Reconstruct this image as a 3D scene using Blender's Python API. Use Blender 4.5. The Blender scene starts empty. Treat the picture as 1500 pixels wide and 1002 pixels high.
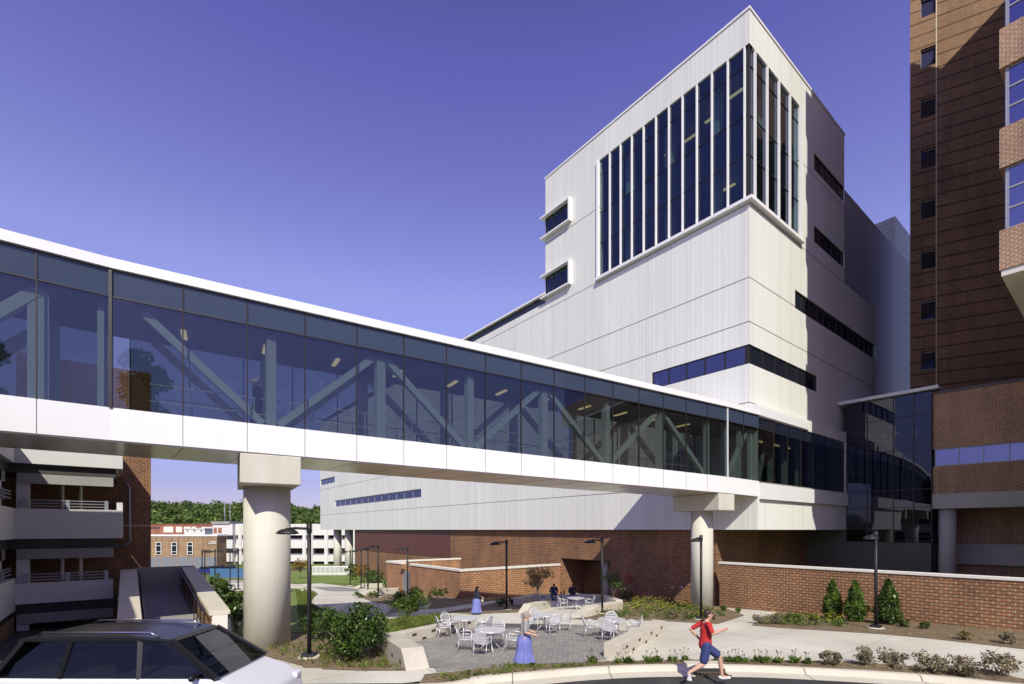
import bpy, bmesh, math, random
from mathutils import Vector, Matrix
random.seed(7)
R = math.radians
scene = bpy.context.scene
COL = scene.collection
PHI = math.atan2(.617, .787)
CS, SN = math.cos(PHI), math.sin(PHI)
EYE = 5.0
F = 720.0

def CW(X, Y, z=0.0):            # metres right of / ahead of the viewpoint -> world
    return Vector((CS*X + SN*Y, -SN*X + CS*Y, z))
def WC(v):
    return (CS*v[0] - SN*v[1], SN*v[0] + CS*v[1])

KN = [(-90,1.33),(13.0,1.33),(13.4,1.2),(14.5,.86),(16,.78),(20,.65),(24,.4),(29,.1),(32,-.12),(36,-.3),(42,-.7),
      (46,-1.05),(60,-1.9),(90,-3.0),(120,-4.3),(200,-5.0),(4000,-5.0)]
def zg(Y):
    for (a, za), (b, zb) in zip(KN, KN[1:]):
        if Y <= b:
            return za + (zb-za)*(Y-a)/(b-a)
    return -5.0
def gz(x, y): return zg(WC((x, y))[1])
def GXY(px, py, off=0.0):       # where the ground (raised by off) lies along a sight line, in metres right/ahead
    Y = 6.0; prev = None
    while Y < 400:
        d = (EYE-(py-776)/F*Y) - (zg(Y)+off)
        if d < 0:
            if prev is not None:
                t = prev/(prev-d); Y = Y-.05+.05*t
            break
        prev = d; Y += .05
    return ((px-750)/F*Y, Y)
def G(px, py, off=0.0):
    X, Y = GXY(px, py, off)
    return CW(X, Y, zg(Y))

# ------------------------------------------------------------------ materials
def mat(name, color=(.5,.5,.5), rough=.6, metal=0.0, spec=.5):
    m = bpy.data.materials.new(name); m.use_nodes = True
    b = m.node_tree.nodes['Principled BSDF']
    b.inputs['Base Color'].default_value = (*color, 1)
    b.inputs['Roughness'].default_value = rough
    b.inputs['Metallic'].default_value = metal
    b.inputs['Specular IOR Level'].default_value = spec
    return m
class NT:
    def __init__(s, m): s.t = m.node_tree; s.b = s.t.nodes['Principled BSDF']
    def n(s, typ, **kw):
        q = s.t.nodes.new(typ)
        for k, v in kw.items(): setattr(q, k, v)
        return q
    def l(s, a, b): s.t.links.new(a, b)
    def val(s, sock, v):
        if isinstance(v, (int, float)): sock.default_value = v
        elif isinstance(v, tuple): sock.default_value = v
        else: s.l(v, sock)
    def math(s, op, a, b=None, c=None):
        q = s.n('ShaderNodeMath', operation=op)
        s.val(q.inputs[0], a)
        if b is not None: s.val(q.inputs[1], b)
        if c is not None: s.val(q.inputs[2], c)
        return q.outputs[0]
    def mix(s, f, a, b, mode='MIX'):
        q = s.n('ShaderNodeMix', data_type='RGBA', blend_type=mode)
        s.val(q.inputs[0], f)
        for i, v in ((6, a), (7, b)):
            if isinstance(v, tuple): q.inputs[i].default_value = (*v[:3], 1)
            else: s.l(v, q.inputs[i])
        return q.outputs[2]
    def pos(s):
        g = s.n('ShaderNodeNewGeometry'); x = s.n('ShaderNodeSeparateXYZ'); s.l(g.outputs['Position'], x.inputs[0])
        return g.outputs['Position'], x.outputs[0], x.outputs[1], x.outputs[2]
    def noise(s, scale, detail=4, vec=None, rough=.6, dim='3D'):
        q = s.n('ShaderNodeTexNoise', noise_dimensions=dim); q.inputs['Scale'].default_value = scale; q.inputs['Detail'].default_value = detail
        q.inputs['Roughness'].default_value = rough
        if vec is not None: s.l(vec, q.inputs['Vector'])
        return q.outputs[0]
    def ramp(s, f, stops):
        q = s.n('ShaderNodeValToRGB'); e = q.color_ramp.elements
        while len(e) < len(stops): e.new(.5)
        for el, (p, c) in zip(e, stops): el.position = p; el.color = (*c, 1)
        s.l(f, q.inputs[0]); return q.outputs[0]
    def bump(s, h, strength=.3, dist=.02):
        q = s.n('ShaderNodeBump'); q.inputs['Strength'].default_value = strength; q.inputs['Distance'].default_value = dist
        s.l(h, q.inputs['Height']); s.l(q.outputs[0], s.b.inputs['Normal'])

def m_noise(name, c1, c2, scale=1.0, rough=.8, bump=.2, fine=30.0, metal=0.0, spec=.4):
    m = mat(name, c1, rough, metal, spec); k = NT(m); p, x, y, z = k.pos()
    a = k.noise(scale, 5, p); b = k.noise(fine, 3, p)
    f = k.math('ADD', k.math('MULTIPLY', a, .65), k.math('MULTIPLY', b, .35))
    col = k.ramp(f, [(.32, c1), (.68, c2)])
    k.l(col, k.b.inputs['Base Color'])
    if bump: k.bump(b, bump, .02)
    return m
def m_brick(name, c1, c2, mortar, row=.15, width=.42, size=.018, hlines=None, dark=.5, mjk=.55):
    m = mat(name, c1, .85, 0, .25); k = NT(m); p, x, y, z = k.pos()
    cb = k.n('ShaderNodeCombineXYZ')
    k.l(k.math('ADD', x, y), cb.inputs[0]); k.l(z, cb.inputs[1])
    t = k.n('ShaderNodeTexBrick'); k.l(cb.outputs[0], t.inputs['Vector'])
    t.inputs['Scale'].default_value = 1; t.inputs['Brick Width'].default_value = width; t.inputs['Row Height'].default_value = row
    t.inputs['Mortar Size'].default_value = size; t.inputs['Mortar Smooth'].default_value = .1; t.inputs['Bias'].default_value = -.25
    t.inputs['Color1'].default_value = (*c1, 1); t.inputs['Color2'].default_value = (*c2, 1); t.inputs['Mortar'].default_value = (*mortar, 1)
    n = k.noise(.35, 4, p); n2 = k.noise(9, 2, p)
    col = k.mix(1.0, t.outputs[0], k.ramp(n, [(.3, (.75,.75,.75)), (.7, (1.12,1.1,1.08))]), 'MULTIPLY')
    col = k.mix(1.0, col, k.ramp(n2, [(.3, (.8,.8,.8)), (.7, (1.15,1.15,1.15))]), 'MULTIPLY')
    # shadowed bed joint under every course
    fz = k.math('FRACT', k.math('DIVIDE', z, row))
    bed = k.math('MAXIMUM', k.math('LESS_THAN', fz, .16), k.math('GREATER_THAN', fz, 1-size/row*1.05))
    col = k.mix(k.math('MULTIPLY', bed, dark), col, (.03,.022,.018))
    if hlines:
        fl = k.math('FRACT', k.math('DIVIDE', z, hlines))
        col = k.mix(k.math('MULTIPLY', k.math('LESS_THAN', fl, .12), .68), col, (.035,.02,.015))
    st = k.n('ShaderNodeMapping'); st.inputs['Scale'].default_value = (1.6,1.6,.18); k.l(p, st.inputs[0])
    n3 = k.noise(1.0, 4, st.outputs[0])
    col = k.mix(1.0, col, k.ramp(n3, [(.35, (.88,.88,.89)), (.62, (1.05,1.04,1.03))]), 'MULTIPLY')
    mj = k.math('LESS_THAN', k.math('FRACT', k.math('DIVIDE', k.math('ADD', x, y), 7.3)), .0035)
    col = k.mix(k.math('MULTIPLY', mj, mjk), col, (.1,.085,.07))
    k.l(col, k.b.inputs['Base Color'])
    k.bump(t.outputs[1], -.25, .02)
    return m
def m_panel(name, c, step, seams=(), ribw=.07, ribk=.6, ribc=(.93,.9,.84), jitter=True, rough=.45, hstep=None):
    m = mat(name, c, rough, 0, .45); k = NT(m); p, x, y, z = k.pos()
    u = k.math('DIVIDE', k.math('ADD', k.math('ADD', x, y), 300.0), step)
    fl = k.math('FLOOR', u); fr = k.math('SUBTRACT', u, fl)
    w = k.n('ShaderNodeTexWhiteNoise', noise_dimensions='1D'); k.l(fl, w.inputs['W'])
    tone = k.ramp(w.outputs[0], [(0, (.955,.955,.95)), (1, (1.04,1.04,1.04))])
    col = k.mix(1.0, tuple(c), tone, 'MULTIPLY')
    rib = k.math('LESS_THAN', fr, ribw/step)
    if jitter:   # a second rib at a random spot in some panels
        pos2 = k.math('ADD', k.math('MULTIPLY', w.outputs[0], .35), .3)
        rib2 = k.math('LESS_THAN', k.math('ABSOLUTE', k.math('SUBTRACT', fr, pos2)), ribw*.4/step)
        rib = k.math('MAXIMUM', rib, rib2)
    col = k.mix(k.math('MULTIPLY', rib, ribk), col, ribc)
    line = None
    for s in seams:
        a = k.math('LESS_THAN', k.math('ABSOLUTE', k.math('SUBTRACT', z, s)), .035)
        line = a if line is None else k.math('MAXIMUM', line, a)
    if hstep:
        a = k.math('LESS_THAN', k.math('FRACT', k.math('DIVIDE', z, hstep)), .05)
        line = a if line is None else k.math('MAXIMUM', line, a)
    if line is not None: col = k.mix(k.math('MULTIPLY', line, .82), col, (.1,.085,.06))
    st = k.n('ShaderNodeMapping'); st.inputs['Scale'].default_value = (2.2,2.2,.12); k.l(p, st.inputs[0])
    n = k.noise(1.0, 4, st.outputs[0])
    col = k.mix(1.0, col, k.ramp(n, [(.32, (.965,.962,.955)), (.6, (1.015,1.015,1.015))]), 'MULTIPLY')
    k.l(col, k.b.inputs['Base Color'])
    k.bump(rib, .35, .03)
    return m
def m_glass(name, tint, refl, rcol=(.9,.92,1.0), wav=0.0):
    m = bpy.data.materials.new(name); m.use_nodes = True; t = m.node_tree; t.nodes.clear()
    o = t.nodes.new('ShaderNodeOutputMaterial'); mx = t.nodes.new('ShaderNodeMixShader')
    tr = t.nodes.new('ShaderNodeBsdfTransparent'); tr.inputs[0].default_value = (*tint, 1)
    gl = t.nodes.new('ShaderNodeBsdfGlossy'); gl.inputs['Roughness'].default_value = .01; gl.inputs[0].default_value = (*rcol, 1)
    lw = t.nodes.new('ShaderNodeLayerWeight'); lw.inputs[0].default_value = .5
    pw = t.nodes.new('ShaderNodeMath'); pw.operation = 'POWER'; t.links.new(lw.outputs['Facing'], pw.inputs[0]); pw.inputs[1].default_value = 4
    ma = t.nodes.new('ShaderNodeMath'); ma.operation = 'MULTIPLY_ADD'; t.links.new(pw.outputs[0], ma.inputs[0])
    ma.inputs[1].default_value = .8*(1-refl); ma.inputs[2].default_value = refl; ma.use_clamp = True
    t.links.new(ma.outputs[0], mx.inputs[0]); t.links.new(tr.outputs[0], mx.inputs[1]); t.links.new(gl.outputs[0], mx.inputs[2])
    t.links.new(mx.outputs[0], o.inputs[0])
    if wav:
        n = t.nodes.new('ShaderNodeTexNoise'); n.inputs['Scale'].default_value = .55; n.inputs['Detail'].default_value = 1
        g = t.nodes.new('ShaderNodeNewGeometry'); t.links.new(g.outputs['Position'], n.inputs['Vector'])
        b = t.nodes.new('ShaderNodeBump'); b.inputs['Strength'].default_value = wav; b.inputs['Distance'].default_value = .05
        t.links.new(n.outputs[0], b.inputs['Height']); t.links.new(b.outputs[0], gl.inputs['Normal'])
    return m
def m_leaf(name, c1, c2, c3, trans=.25, rough=.5, big=2.6):
    m = mat(name, c1, rough, 0, .3); k = NT(m)
    g = k.n('ShaderNodeNewGeometry'); col = k.ramp(g.outputs['Random Per Island'], [(0, c1), (.55, c2), (1, c3)])
    col = k.mix(1.0, col, k.ramp(k.noise(big, 2, g.outputs['Position']), [(.35, (.5,.52,.55)), (.65, (1.35,1.3,1.15))]), 'MULTIPLY')  # noise paints light and dark clump shading into the leaf colour
    k.l(col, k.b.inputs['Base Color'])
    o = k.t.nodes['Material Output']; tl = k.n('ShaderNodeBsdfTranslucent'); k.l(col, tl.inputs[0])
    mx = k.n('ShaderNodeMixShader'); mx.inputs[0].default_value = trans
    k.l(k.b.outputs[0], mx.inputs[1]); k.l(tl.outputs[0], mx.inputs[2]); k.l(mx.outputs[0], o.inputs[0])
    return m
def m_emit(name, c, s):
    m = mat(name, c); b = m.node_tree.nodes['Principled BSDF']
    b.inputs['Emission Color'].default_value = (*c, 1); b.inputs['Emission Strength'].default_value = s
    return m

M = {}
SE = (8.0, 13.2, 18.4, 21.25, 26.0, 32.3)
M['panel'] = m_panel('white_ribbed_panel', (.73,.74,.675), .82, SE, ribw=.06, ribk=.6)  # pale rib lines are highlights mixed into the panel colour
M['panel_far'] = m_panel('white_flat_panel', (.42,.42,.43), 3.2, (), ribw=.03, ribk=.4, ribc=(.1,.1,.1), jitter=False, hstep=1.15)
M['white_trim'] = m_noise('white_painted_trim', (.8,.79,.76), (.84,.83,.8), 2, .45, 0)
M['bridge_white'] = m_noise('bridge_white_panel', (.72,.725,.71), (.76,.765,.75), .6, .35, 0)
M['soffit'] = m_noise('polished_soffit_panel', (.55,.5,.4), (.64,.59,.48), .8, .2, 0, metal=.3)
M['column'] = m_noise('cream_painted_concrete', (.52,.5,.42), (.57,.55,.47), 1.2, .7, .08, 40)
M['brick'] = m_brick('red_brown_brick', (.36,.175,.085), (.24,.115,.058), (.46,.38,.26), .16, .36, .02, dark=.86)
M['brick_fine'] = m_brick('fine_red_brown_brick', (.28,.125,.06), (.19,.085,.045), (.36,.28,.18), .11, .3, .015, dark=.5)
M['brick_orange'] = m_brick('orange_garden_brick', (.46,.22,.105), (.34,.155,.075), (.6,.5,.36), .17, .4, .02, dark=.8)
M['brick_tan'] = m_brick('orange_brown_brick', (.46,.25,.13), (.36,.18,.09), (.62,.52,.38), .125, .3, .018, dark=.3)
M['brick_tower'] = m_brick('dark_brown_brick', (.29,.165,.088), (.245,.138,.073), (.33,.23,.14), .12, .16, .012, hlines=1.065, dark=.3, mjk=0)
M['brick_wing'] = m_brick('pale_jointed_brick', (.4,.2,.105), (.31,.15,.08), (.6,.53,.41), .11, .28, .016, dark=.15)
M['brick_far'] = m_brick('tan_far_brick', (.36,.24,.145), (.33,.21,.125), (.38,.28,.18), .3, .8, .02, dark=.15)
M['brick_red_far'] = m_brick('red_far_brick', (.36,.14,.09), (.32,.12,.08), (.4,.25,.2), .3, .8, .02, dark=.1)
M['maroon'] = m_panel('maroon_metal_panel', (.12,.045,.035), 1.6, (), ribw=.03, ribk=.3, ribc=(.2,.12,.1), jitter=False)
M['stone_cap'] = m_noise('pale_cast_stone', (.66,.63,.55), (.72,.69,.62), 1.5, .75, .1, 40)
M['ramp_cap'] = m_noise('cream_ramp_coping', (.52,.48,.38), (.6,.56,.45), 1.5, .8, .1, 30)
M['concrete'] = m_noise('pale_walk_concrete', (.54,.515,.43), (.64,.615,.53), .45, .85, .1, 45)
M['seatwall'] = m_noise('seat_wall_concrete', (.46,.42,.33), (.58,.54,.45), 1.1, .85, .2, 25)
M['kerb'] = m_noise('kerb_concrete', (.5,.46,.36), (.6,.56,.46), .8, .85, .15, 40)
M['conc_grey'] = m_noise('grey_concrete', (.26,.255,.24), (.34,.33,.31), .7, .85, .15, 25)
M['conc_pale'] = m_noise('weathered_pale_concrete', (.42,.4,.36), (.52,.5,.45), .6, .85, .15, 20)
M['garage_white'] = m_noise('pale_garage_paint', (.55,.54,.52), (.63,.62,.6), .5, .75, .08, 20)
M['garage_shade'] = m_noise('garage_shaded_concrete', (.045,.044,.042), (.08,.077,.074), .6, .9, .1, 15)  # near-black concrete, the garage's inner shade put into its colour
M['asphalt'] = m_noise('asphalt', (.035,.035,.036), (.065,.065,.065), .5, .9, .35, 70)
M['mulch'] = m_noise('pine_straw_mulch', (.12,.085,.045), (.25,.19,.115), 2.0, .95, .6, 38)
M['grass'] = m_noise('lawn_green', (.075,.115,.018), (.15,.2,.04), .8, .9, .5, 25)
M['lawn'] = m_noise('short_lawn', (.11,.16,.025), (.19,.25,.05), .7, .9, .6, 30)
M['earth'] = m_noise('far_ground', (.09,.1,.05), (.16,.15,.1), .05, .95, .1, 3)
M['black'] = m_noise('black_powder_coat', (.011,.011,.013), (.018,.018,.02), 4, .5, 0)
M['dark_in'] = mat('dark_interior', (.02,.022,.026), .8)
M['int_grey'] = m_noise('interior_grey', (.22,.23,.23), (.28,.29,.29), .6, .8, 0)
M['int_floor'] = m_noise('interior_floor', (.2,.2,.2), (.26,.26,.25), .8, .6, 0)
M['truss'] = mat('pale_green_steel', (.6,.67,.63), .5)
M['alu'] = m_noise('brushed_aluminium_seat', (.62,.62,.63), (.72,.72,.73), 3, .38, 0, metal=.45)
M['mull_dark'] = mat('dark_bronze_mullion', (.035,.03,.028), .4, .3)
M['mull_grey'] = mat('grey_mullion', (.35,.36,.37), .45, .3)
M['steel_grey'] = mat('galvanised_steel', (.3,.31,.34), .45, .5)
M['bglass'] = m_glass('bridge_glass', (.33,.37,.37), .125, (.46,.52,.68), .015)
M['bspandrel'] = mat('slate_spandrel_glass', (.035,.05,.082), .08, 0, .4)
M['tglass'] = m_glass('tower_glass', (.28,.37,.36), .11, (.5,.58,.85), .05)
M['eglass'] = m_glass('dark_end_glass', (.2,.24,.22), .07, (.5,.55,.66), .02)
M['lglass'] = m_glass('link_glass', (.03,.038,.05), .1, (.55,.58,.72), .1)
M['dglass'] = mat('dark_strip_glass', (.012,.016,.026), .03, 0, .7)
M['skyglass'] = m_glass('reflecting_sky_glass', (.04,.04,.07), .36, (.62,.62,1.0), .03)
M['navyglass'] = m_glass('navy_glass', (.04,.05,.09), .24, (.6,.65,1.0), .03)
M['metal_dark'] = m_panel('charcoal_metal_panel', (.1,.095,.09), 1.45, (), ribw=.03, ribk=.5, ribc=(.02,.02,.02), jitter=False)
M['lamp_on'] = m_emit('lit_ceiling_fixture', (1.0,.78,.36), .8)
M['pavers'] = None
m = mat('grey_pavers', (.2,.195,.185), .85, 0, .3); k = NT(m); p, x, y, z = k.pos()
t = k.n('ShaderNodeTexBrick'); k.l(p, t.inputs['Vector']); t.inputs['Scale'].default_value = 1
for q, v in (('Brick Width', .24), ('Row Height', .12), ('Mortar Size', .012), ('Bias', 0.0)): t.inputs[q].default_value = v
t.inputs['Color1'].default_value = (.34,.325,.3,1); t.inputs['Color2'].default_value = (.25,.24,.225,1); t.inputs['Mortar'].default_value = (.15,.14,.13,1)
c_ = k.mix(1.0, t.outputs[0], k.ramp(k.noise(.7, 4, p), [(.3, (.82,.82,.82)), (.7, (1.15,1.14,1.12))]), 'MULTIPLY')
k.l(c_, k.b.inputs['Base Color']); k.bump(t.outputs[1], -.3, .015); M['pavers'] = m
# concrete walk gets saw-cut joints
m = M['concrete']; k = NT(m); p, x, y, z = k.pos()
base = k.b.inputs['Base Color'].links[0].from_socket
jx = k.math('LESS_THAN', k.math('FRACT', k.math('DIVIDE', x, 3.1)), .009)
jy = k.math('LESS_THAN', k.math('FRACT', k.math('DIVIDE', y, 3.1)), .009)
stain = k.ramp(k.noise(.22, 6, p, .7), [(.36, (.86,.85,.83)), (.62, (1.05,1.05,1.04))])
k.l(k.mix(k.math('MULTIPLY', k.math('MAXIMUM', jx, jy), .6), k.mix(1.0, base, stain, 'MULTIPLY'), (.14,.12,.09)), k.b.inputs['Base Color'])

for nm_, stp in (('column', 2.42),):
    m = M[nm_]; k = NT(m); p, x, y, z = k.pos(); base = k.b.inputs['Base Color'].links[0].from_socket
    ln = k.math('LESS_THAN', k.math('FRACT', k.math('DIVIDE', k.math('ADD', z, 20.35), stp)), .006)
    st = k.n('ShaderNodeMapping'); st.inputs['Scale'].default_value = (1.5,1.5,.15); k.l(p, st.inputs[0])
    c_ = k.mix(1.0, base, k.ramp(k.noise(1.0, 4, st.outputs[0]), [(.34, (.95,.945,.93)), (.6, (1.02,1.02,1.02))]), 'MULTIPLY')
    k.l(k.mix(k.math('MULTIPLY', ln, .2), c_, (.2,.18,.14)), k.b.inputs['Base Color'])
m = M['asphalt']; k = NT(m); p, x, y, z = k.pos(); base = k.b.inputs['Base Color'].links[0].from_socket
k.l(k.mix(1.0, base, k.ramp(k.noise(.35, 5, p, .7), [(.38, (.62,.62,.62)), (.6, (1.25,1.24,1.22))]), 'MULTIPLY'), k.b.inputs['Base Color'])
M['leaf_shrub'] = m_leaf('glossy_dark_leaf', (.02,.045,.008), (.05,.1,.018), (.12,.18,.04), .2, .3)
M['leaf_light'] = m_leaf('light_green_leaf', (.05,.09,.012), (.1,.17,.03), (.2,.26,.05), .3)
M['leaf_conifer'] = m_leaf('conifer_green', (.04,.085,.012), (.08,.15,.02), (.16,.23,.035), .25)
M['leaf_dry'] = m_leaf('tan_leaf', (.17,.13,.045), (.3,.245,.1), (.4,.35,.18), .3)
M['leaf_mauve'] = m_leaf('mauve_grey_leaf', (.11,.12,.045), (.24,.2,.13), (.42,.34,.27), .25)
M['leaf_yellow'] = m_leaf('yellow_petal', (.5,.4,.02), (.62,.5,.04), (.7,.6,.08), .3)
M['leaf_orange'] = m_leaf('autumn_leaf', (.16,.1,.02), (.3,.17,.03), (.36,.24,.05), .3)
M['leaf_forest'] = m_leaf('woodland_leaf', (.04,.08,.016), (.085,.145,.03), (.17,.22,.06), .25, .7, .07)
M['leaf_grass'] = m_leaf('grass_blade', (.09,.14,.02), (.16,.22,.045), (.32,.33,.12), .3)
M['bark'] = m_noise('grey_brown_bark', (.12,.09,.06), (.22,.17,.12), 6, .9, .4, 30)
M['bark_pale'] = m_noise('pale_bark', (.4,.34,.25), (.5,.44,.33), 6, .9, .2, 30)
M['skin'] = mat('skin_fair', (.55,.33,.23), .55); M['skin_dark'] = mat('skin_deep', (.11,.055,.035), .5)
M['hair_brown'] = mat('brown_hair', (.035,.02,.012), .6); M['hair_dark'] = mat('dark_hair', (.018,.012,.01), .5); M['hair_grey'] = mat('greying_hair', (.3,.26,.22), .6)
def cloth(n, c): return m_noise(n, tuple(v*.85 for v in c), tuple(min(1, v*1.12) for v in c), 7, .85, .15, 60)
M['c_navy'] = cloth('navy_cloth', (.02,.024,.045)); M['c_blue'] = cloth('periwinkle_cloth', (.17,.19,.48))
M['c_lilac'] = cloth('lilac_cloth', (.42,.42,.62)); M['c_grey'] = cloth('grey_cloth', (.3,.3,.3))
M['c_red'] = cloth('red_cloth', (.5,.03,.03)); M['c_jean'] = cloth('denim', (.035,.05,.15)); M['c_royal'] = cloth('royal_blue_cloth', (.03,.1,.42))
M['c_light'] = cloth('pale_denim', (.22,.25,.36)); M['c_white'] = cloth('white_cloth', (.75,.74,.7))
M['shoe'] = mat('shoe_leather', (.03,.03,.03), .5); M['shoe_w'] = mat('white_shoe', (.6,.6,.6), .6); M['bag'] = cloth('cream_bag', (.55,.5,.38))
M['eye'] = mat('eye', (.02,.015,.012), .2)
M['carpaint'] = mat('white_car_paint', (.72,.73,.76), .22, .1, .6); M['carroof'] = mat('dark_roof_paint', (.012,.012,.014), .3, 0, .35)
M['carglass'] = m_glass('car_glass', (.12,.14,.135), .03); M['rubber'] = mat('rubber', (.015,.015,.015), .8)
M['chrome'] = mat('chrome', (.6,.6,.62), .15, 1.0); M['lamp_red'] = mat('red_lens', (.3,.01,.01), .2); M['lamp_clear'] = mat('clear_lens', (.7,.7,.72), .1)
M['seatcloth'] = cloth('car_seat_cloth', (.05,.05,.055))
M['blue_fence'] = m_noise('blue_screen_fabric', (.045,.12,.23), (.06,.15,.28), .5, .8, 0)
M['red_paint'] = mat('red_paint', (.5,.02,.02), .4); M['lettering'] = mat('white_lettering', (.8,.8,.8), .6)
M['far_white'] = m_noise('far_white_wall', (.6,.59,.56), (.68,.67,.64), .2, .8, 0)
M['iron'] = mat('rusty_iron', (.09,.06,.04), .7, .4)
M['car_blue'] = mat('blue_paint', (.03,.06,.3), .3, .3); M['car_green'] = mat('green_paint', (.05,.25,.12), .3, .3)

# ------------------------------------------------------------------ mesh helpers
WLOC = {}
def tag(o, label=None, cat=None, group=None, kind=None):
    if label: o['label'] = label
    if cat: o['category'] = cat
    if group: o['group'] = group
    if kind: o['kind'] = kind
    return o
def thing(name, label, cat, loc=(0,0,0), rotz=0.0, group=None):
    o = bpy.data.objects.new(name, None); COL.objects.link(o); o.empty_display_size = .3
    o.location = loc; o.rotation_euler = (0,0,rotz); WLOC[o.name] = (Vector(loc), rotz)
    return tag(o, label, cat, group)
class MB:
    def __init__(s): s.v = []; s.f = []; s.sm = []
    def add(s, vs, fs, smooth=False):
        n = len(s.v); s.v += [tuple(v) for v in vs]; s.f += [tuple(i+n for i in f) for f in fs]; s.sm += [smooth]*len(fs); return s
    def box(s, x0, x1, y0, y1, z0, z1):
        return s.hexa([(x0,y0),(x1,y0),(x1,y1),(x0,y1)], z0, z1)
    def cbox(s, X0, X1, Y0, Y1, z0, z1):       # box aligned with the view axis
        return s.hexa([CW(X0,Y0)[:2], CW(X1,Y0)[:2], CW(X1,Y1)[:2], CW(X0,Y1)[:2]], z0, z1)
    def hexa(s, b, z0, z1):
        n = len(b); vs = [(p[0],p[1],z0) for p in b] + [(p[0],p[1],z1) for p in b]
        fs = [tuple(range(n))[::-1], tuple(range(n,2*n))] + [(i,(i+1)%n,n+(i+1)%n,n+i) for i in range(n)]
        return s.add(vs, fs)
    def quad(s, a, b, c, d): return s.add([a,b,c,d], [(0,1,2,3)])
    def beam(s, p0, p1, w, h, up=Vector((0,0,1))):
        p0 = Vector(p0); p1 = Vector(p1); d = (p1-p0).normalized(); sd = d.cross(up)
        if sd.length < 1e-4: sd = d.cross(Vector((0,1,0)))
        sd.normalize(); u = sd.cross(d).normalized(); a = sd*w/2; b = u*h/2
        vs = [p0-a-b, p0+a-b, p0+a+b, p0-a+b, p1-a-b, p1+a-b, p1+a+b, p1-a+b]
        return s.add(vs, [(0,1,2,3),(7,6,5,4),(0,4,5,1),(1,5,6,2),(2,6,7,3),(3,7,4,0)])
    def tube(s, pts, r, n=8, cap=True):
        pts = [Vector(p) for p in pts]; rs = r if isinstance(r, (list, tuple)) else [r]*len(pts)
        vs = []; fs = []
        ref = None
        for i, p in enumerate(pts):
            d = (pts[min(i+1,len(pts)-1)] - pts[max(i-1,0)]).normalized()
            if ref is None: ref = Vector((0,0,1)) if abs(d.z) < .9 else Vector((1,0,0))
            a = d.cross(ref)
            if a.length < 1e-4: a = d.cross(Vector((0,1,.1)))
            a.normalize(); b = d.cross(a); ref = a.cross(d)
            for j in range(n):
                t = 2*math.pi*j/n; vs.append(p + (a*math.cos(t) + b*math.sin(t))*rs[i])
        for i in range(len(pts)-1):
            for j in range(n):
                fs.append((i*n+j, i*n+(j+1)%n, (i+1)*n+(j+1)%n, (i+1)*n+j))
        s.add(vs, fs, True)
        if cap:
            k0 = len(s.v)-len(vs)
            s.f += [tuple(k0+j for j in range(n))[::-1], tuple(k0+len(vs)-n+j for j in range(n))]; s.sm += [False, False]
        return s
    def lathe(s, prof, n=24, c=(0,0,0), sx=1.0, sy=1.0):
        vs = []; fs = []
        for r, z in prof:
            for j in range(n):
                t = 2*math.pi*j/n; vs.append((c[0]+r*sx*math.cos(t), c[1]+r*sy*math.sin(t), c[2]+z))
        for i in range(len(prof)-1):
            for j in range(n): fs.append((i*n+j, i*n+(j+1)%n, (i+1)*n+(j+1)%n, (i+1)*n+j))
        s.add(vs, fs, True)
        k0 = len(s.v)-len(vs); s.f += [tuple(k0+j for j in range(n))[::-1], tuple(k0+len(vs)-n+j for j in range(n))]; s.sm += [False, False]
        return s
    def ball(s, c, r, n=12, m=8):
        rr = r if isinstance(r, (tuple, list)) else (r,r,r); vs = []; fs = []
        for i in range(m+1):
            t = math.pi*i/m
            for j in range(n):
                a = 2*math.pi*j/n; vs.append((c[0]+rr[0]*math.sin(t)*math.cos(a), c[1]+rr[1]*math.sin(t)*math.sin(a), c[2]+rr[2]*math.cos(t)))
        for i in range(m):
            for j in range(n): fs.append((i*n+j, (i+1)*n+j, (i+1)*n+(j+1)%n, i*n+(j+1)%n))
        return s.add(vs, fs, True)
    def prism(s, prof, y0, y1):                 # profile in x,z extruded along y
        n = len(prof); vs = [(p[0],y0,p[1]) for p in prof] + [(p[0],y1,p[1]) for p in prof]
        return s.add(vs, [tuple(range(n)), tuple(range(n,2*n))[::-1]] + [(i,n+i,n+(i+1)%n,(i+1)%n) for i in range(n)])
    def leaves(s, c, rad, n, size, rng=random, shell=.5, flat=1.0, up=.0):
        for _ in range(n):
            while True:
                d = Vector((rng.uniform(-1,1), rng.uniform(-1,1), rng.uniform(-1,1)))
                if shell*shell < d.length_squared < 1: break
            p = Vector((c[0]+d.x*rad[0], c[1]+d.y*rad[1], c[2]+d.z*rad[2]))
            s.leaf(p, size*rng.uniform(.6,1.3), rng, up, d)
        return s
    def leaf(s, p, sz, rng=random, up=0.0, d=None):
        nrm = Vector((rng.gauss(0,1), rng.gauss(0,1), rng.gauss(0,1)+up))
        if d is not None: nrm += d*.9
        if nrm.length < 1e-3: nrm = Vector((0,0,1))
        nrm.normalize(); a = nrm.orthogonal().normalized(); b = nrm.cross(a)
        t = rng.uniform(0, 6.28); a, b = a*math.cos(t)+b*math.sin(t), b*math.cos(t)-a*math.sin(t)
        a *= sz; b *= sz*.55
        s.add([p-a, p-b*1.0+a*.1, p+a, p+b*1.0+a*.1], [(0,1,2,3)])
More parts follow.
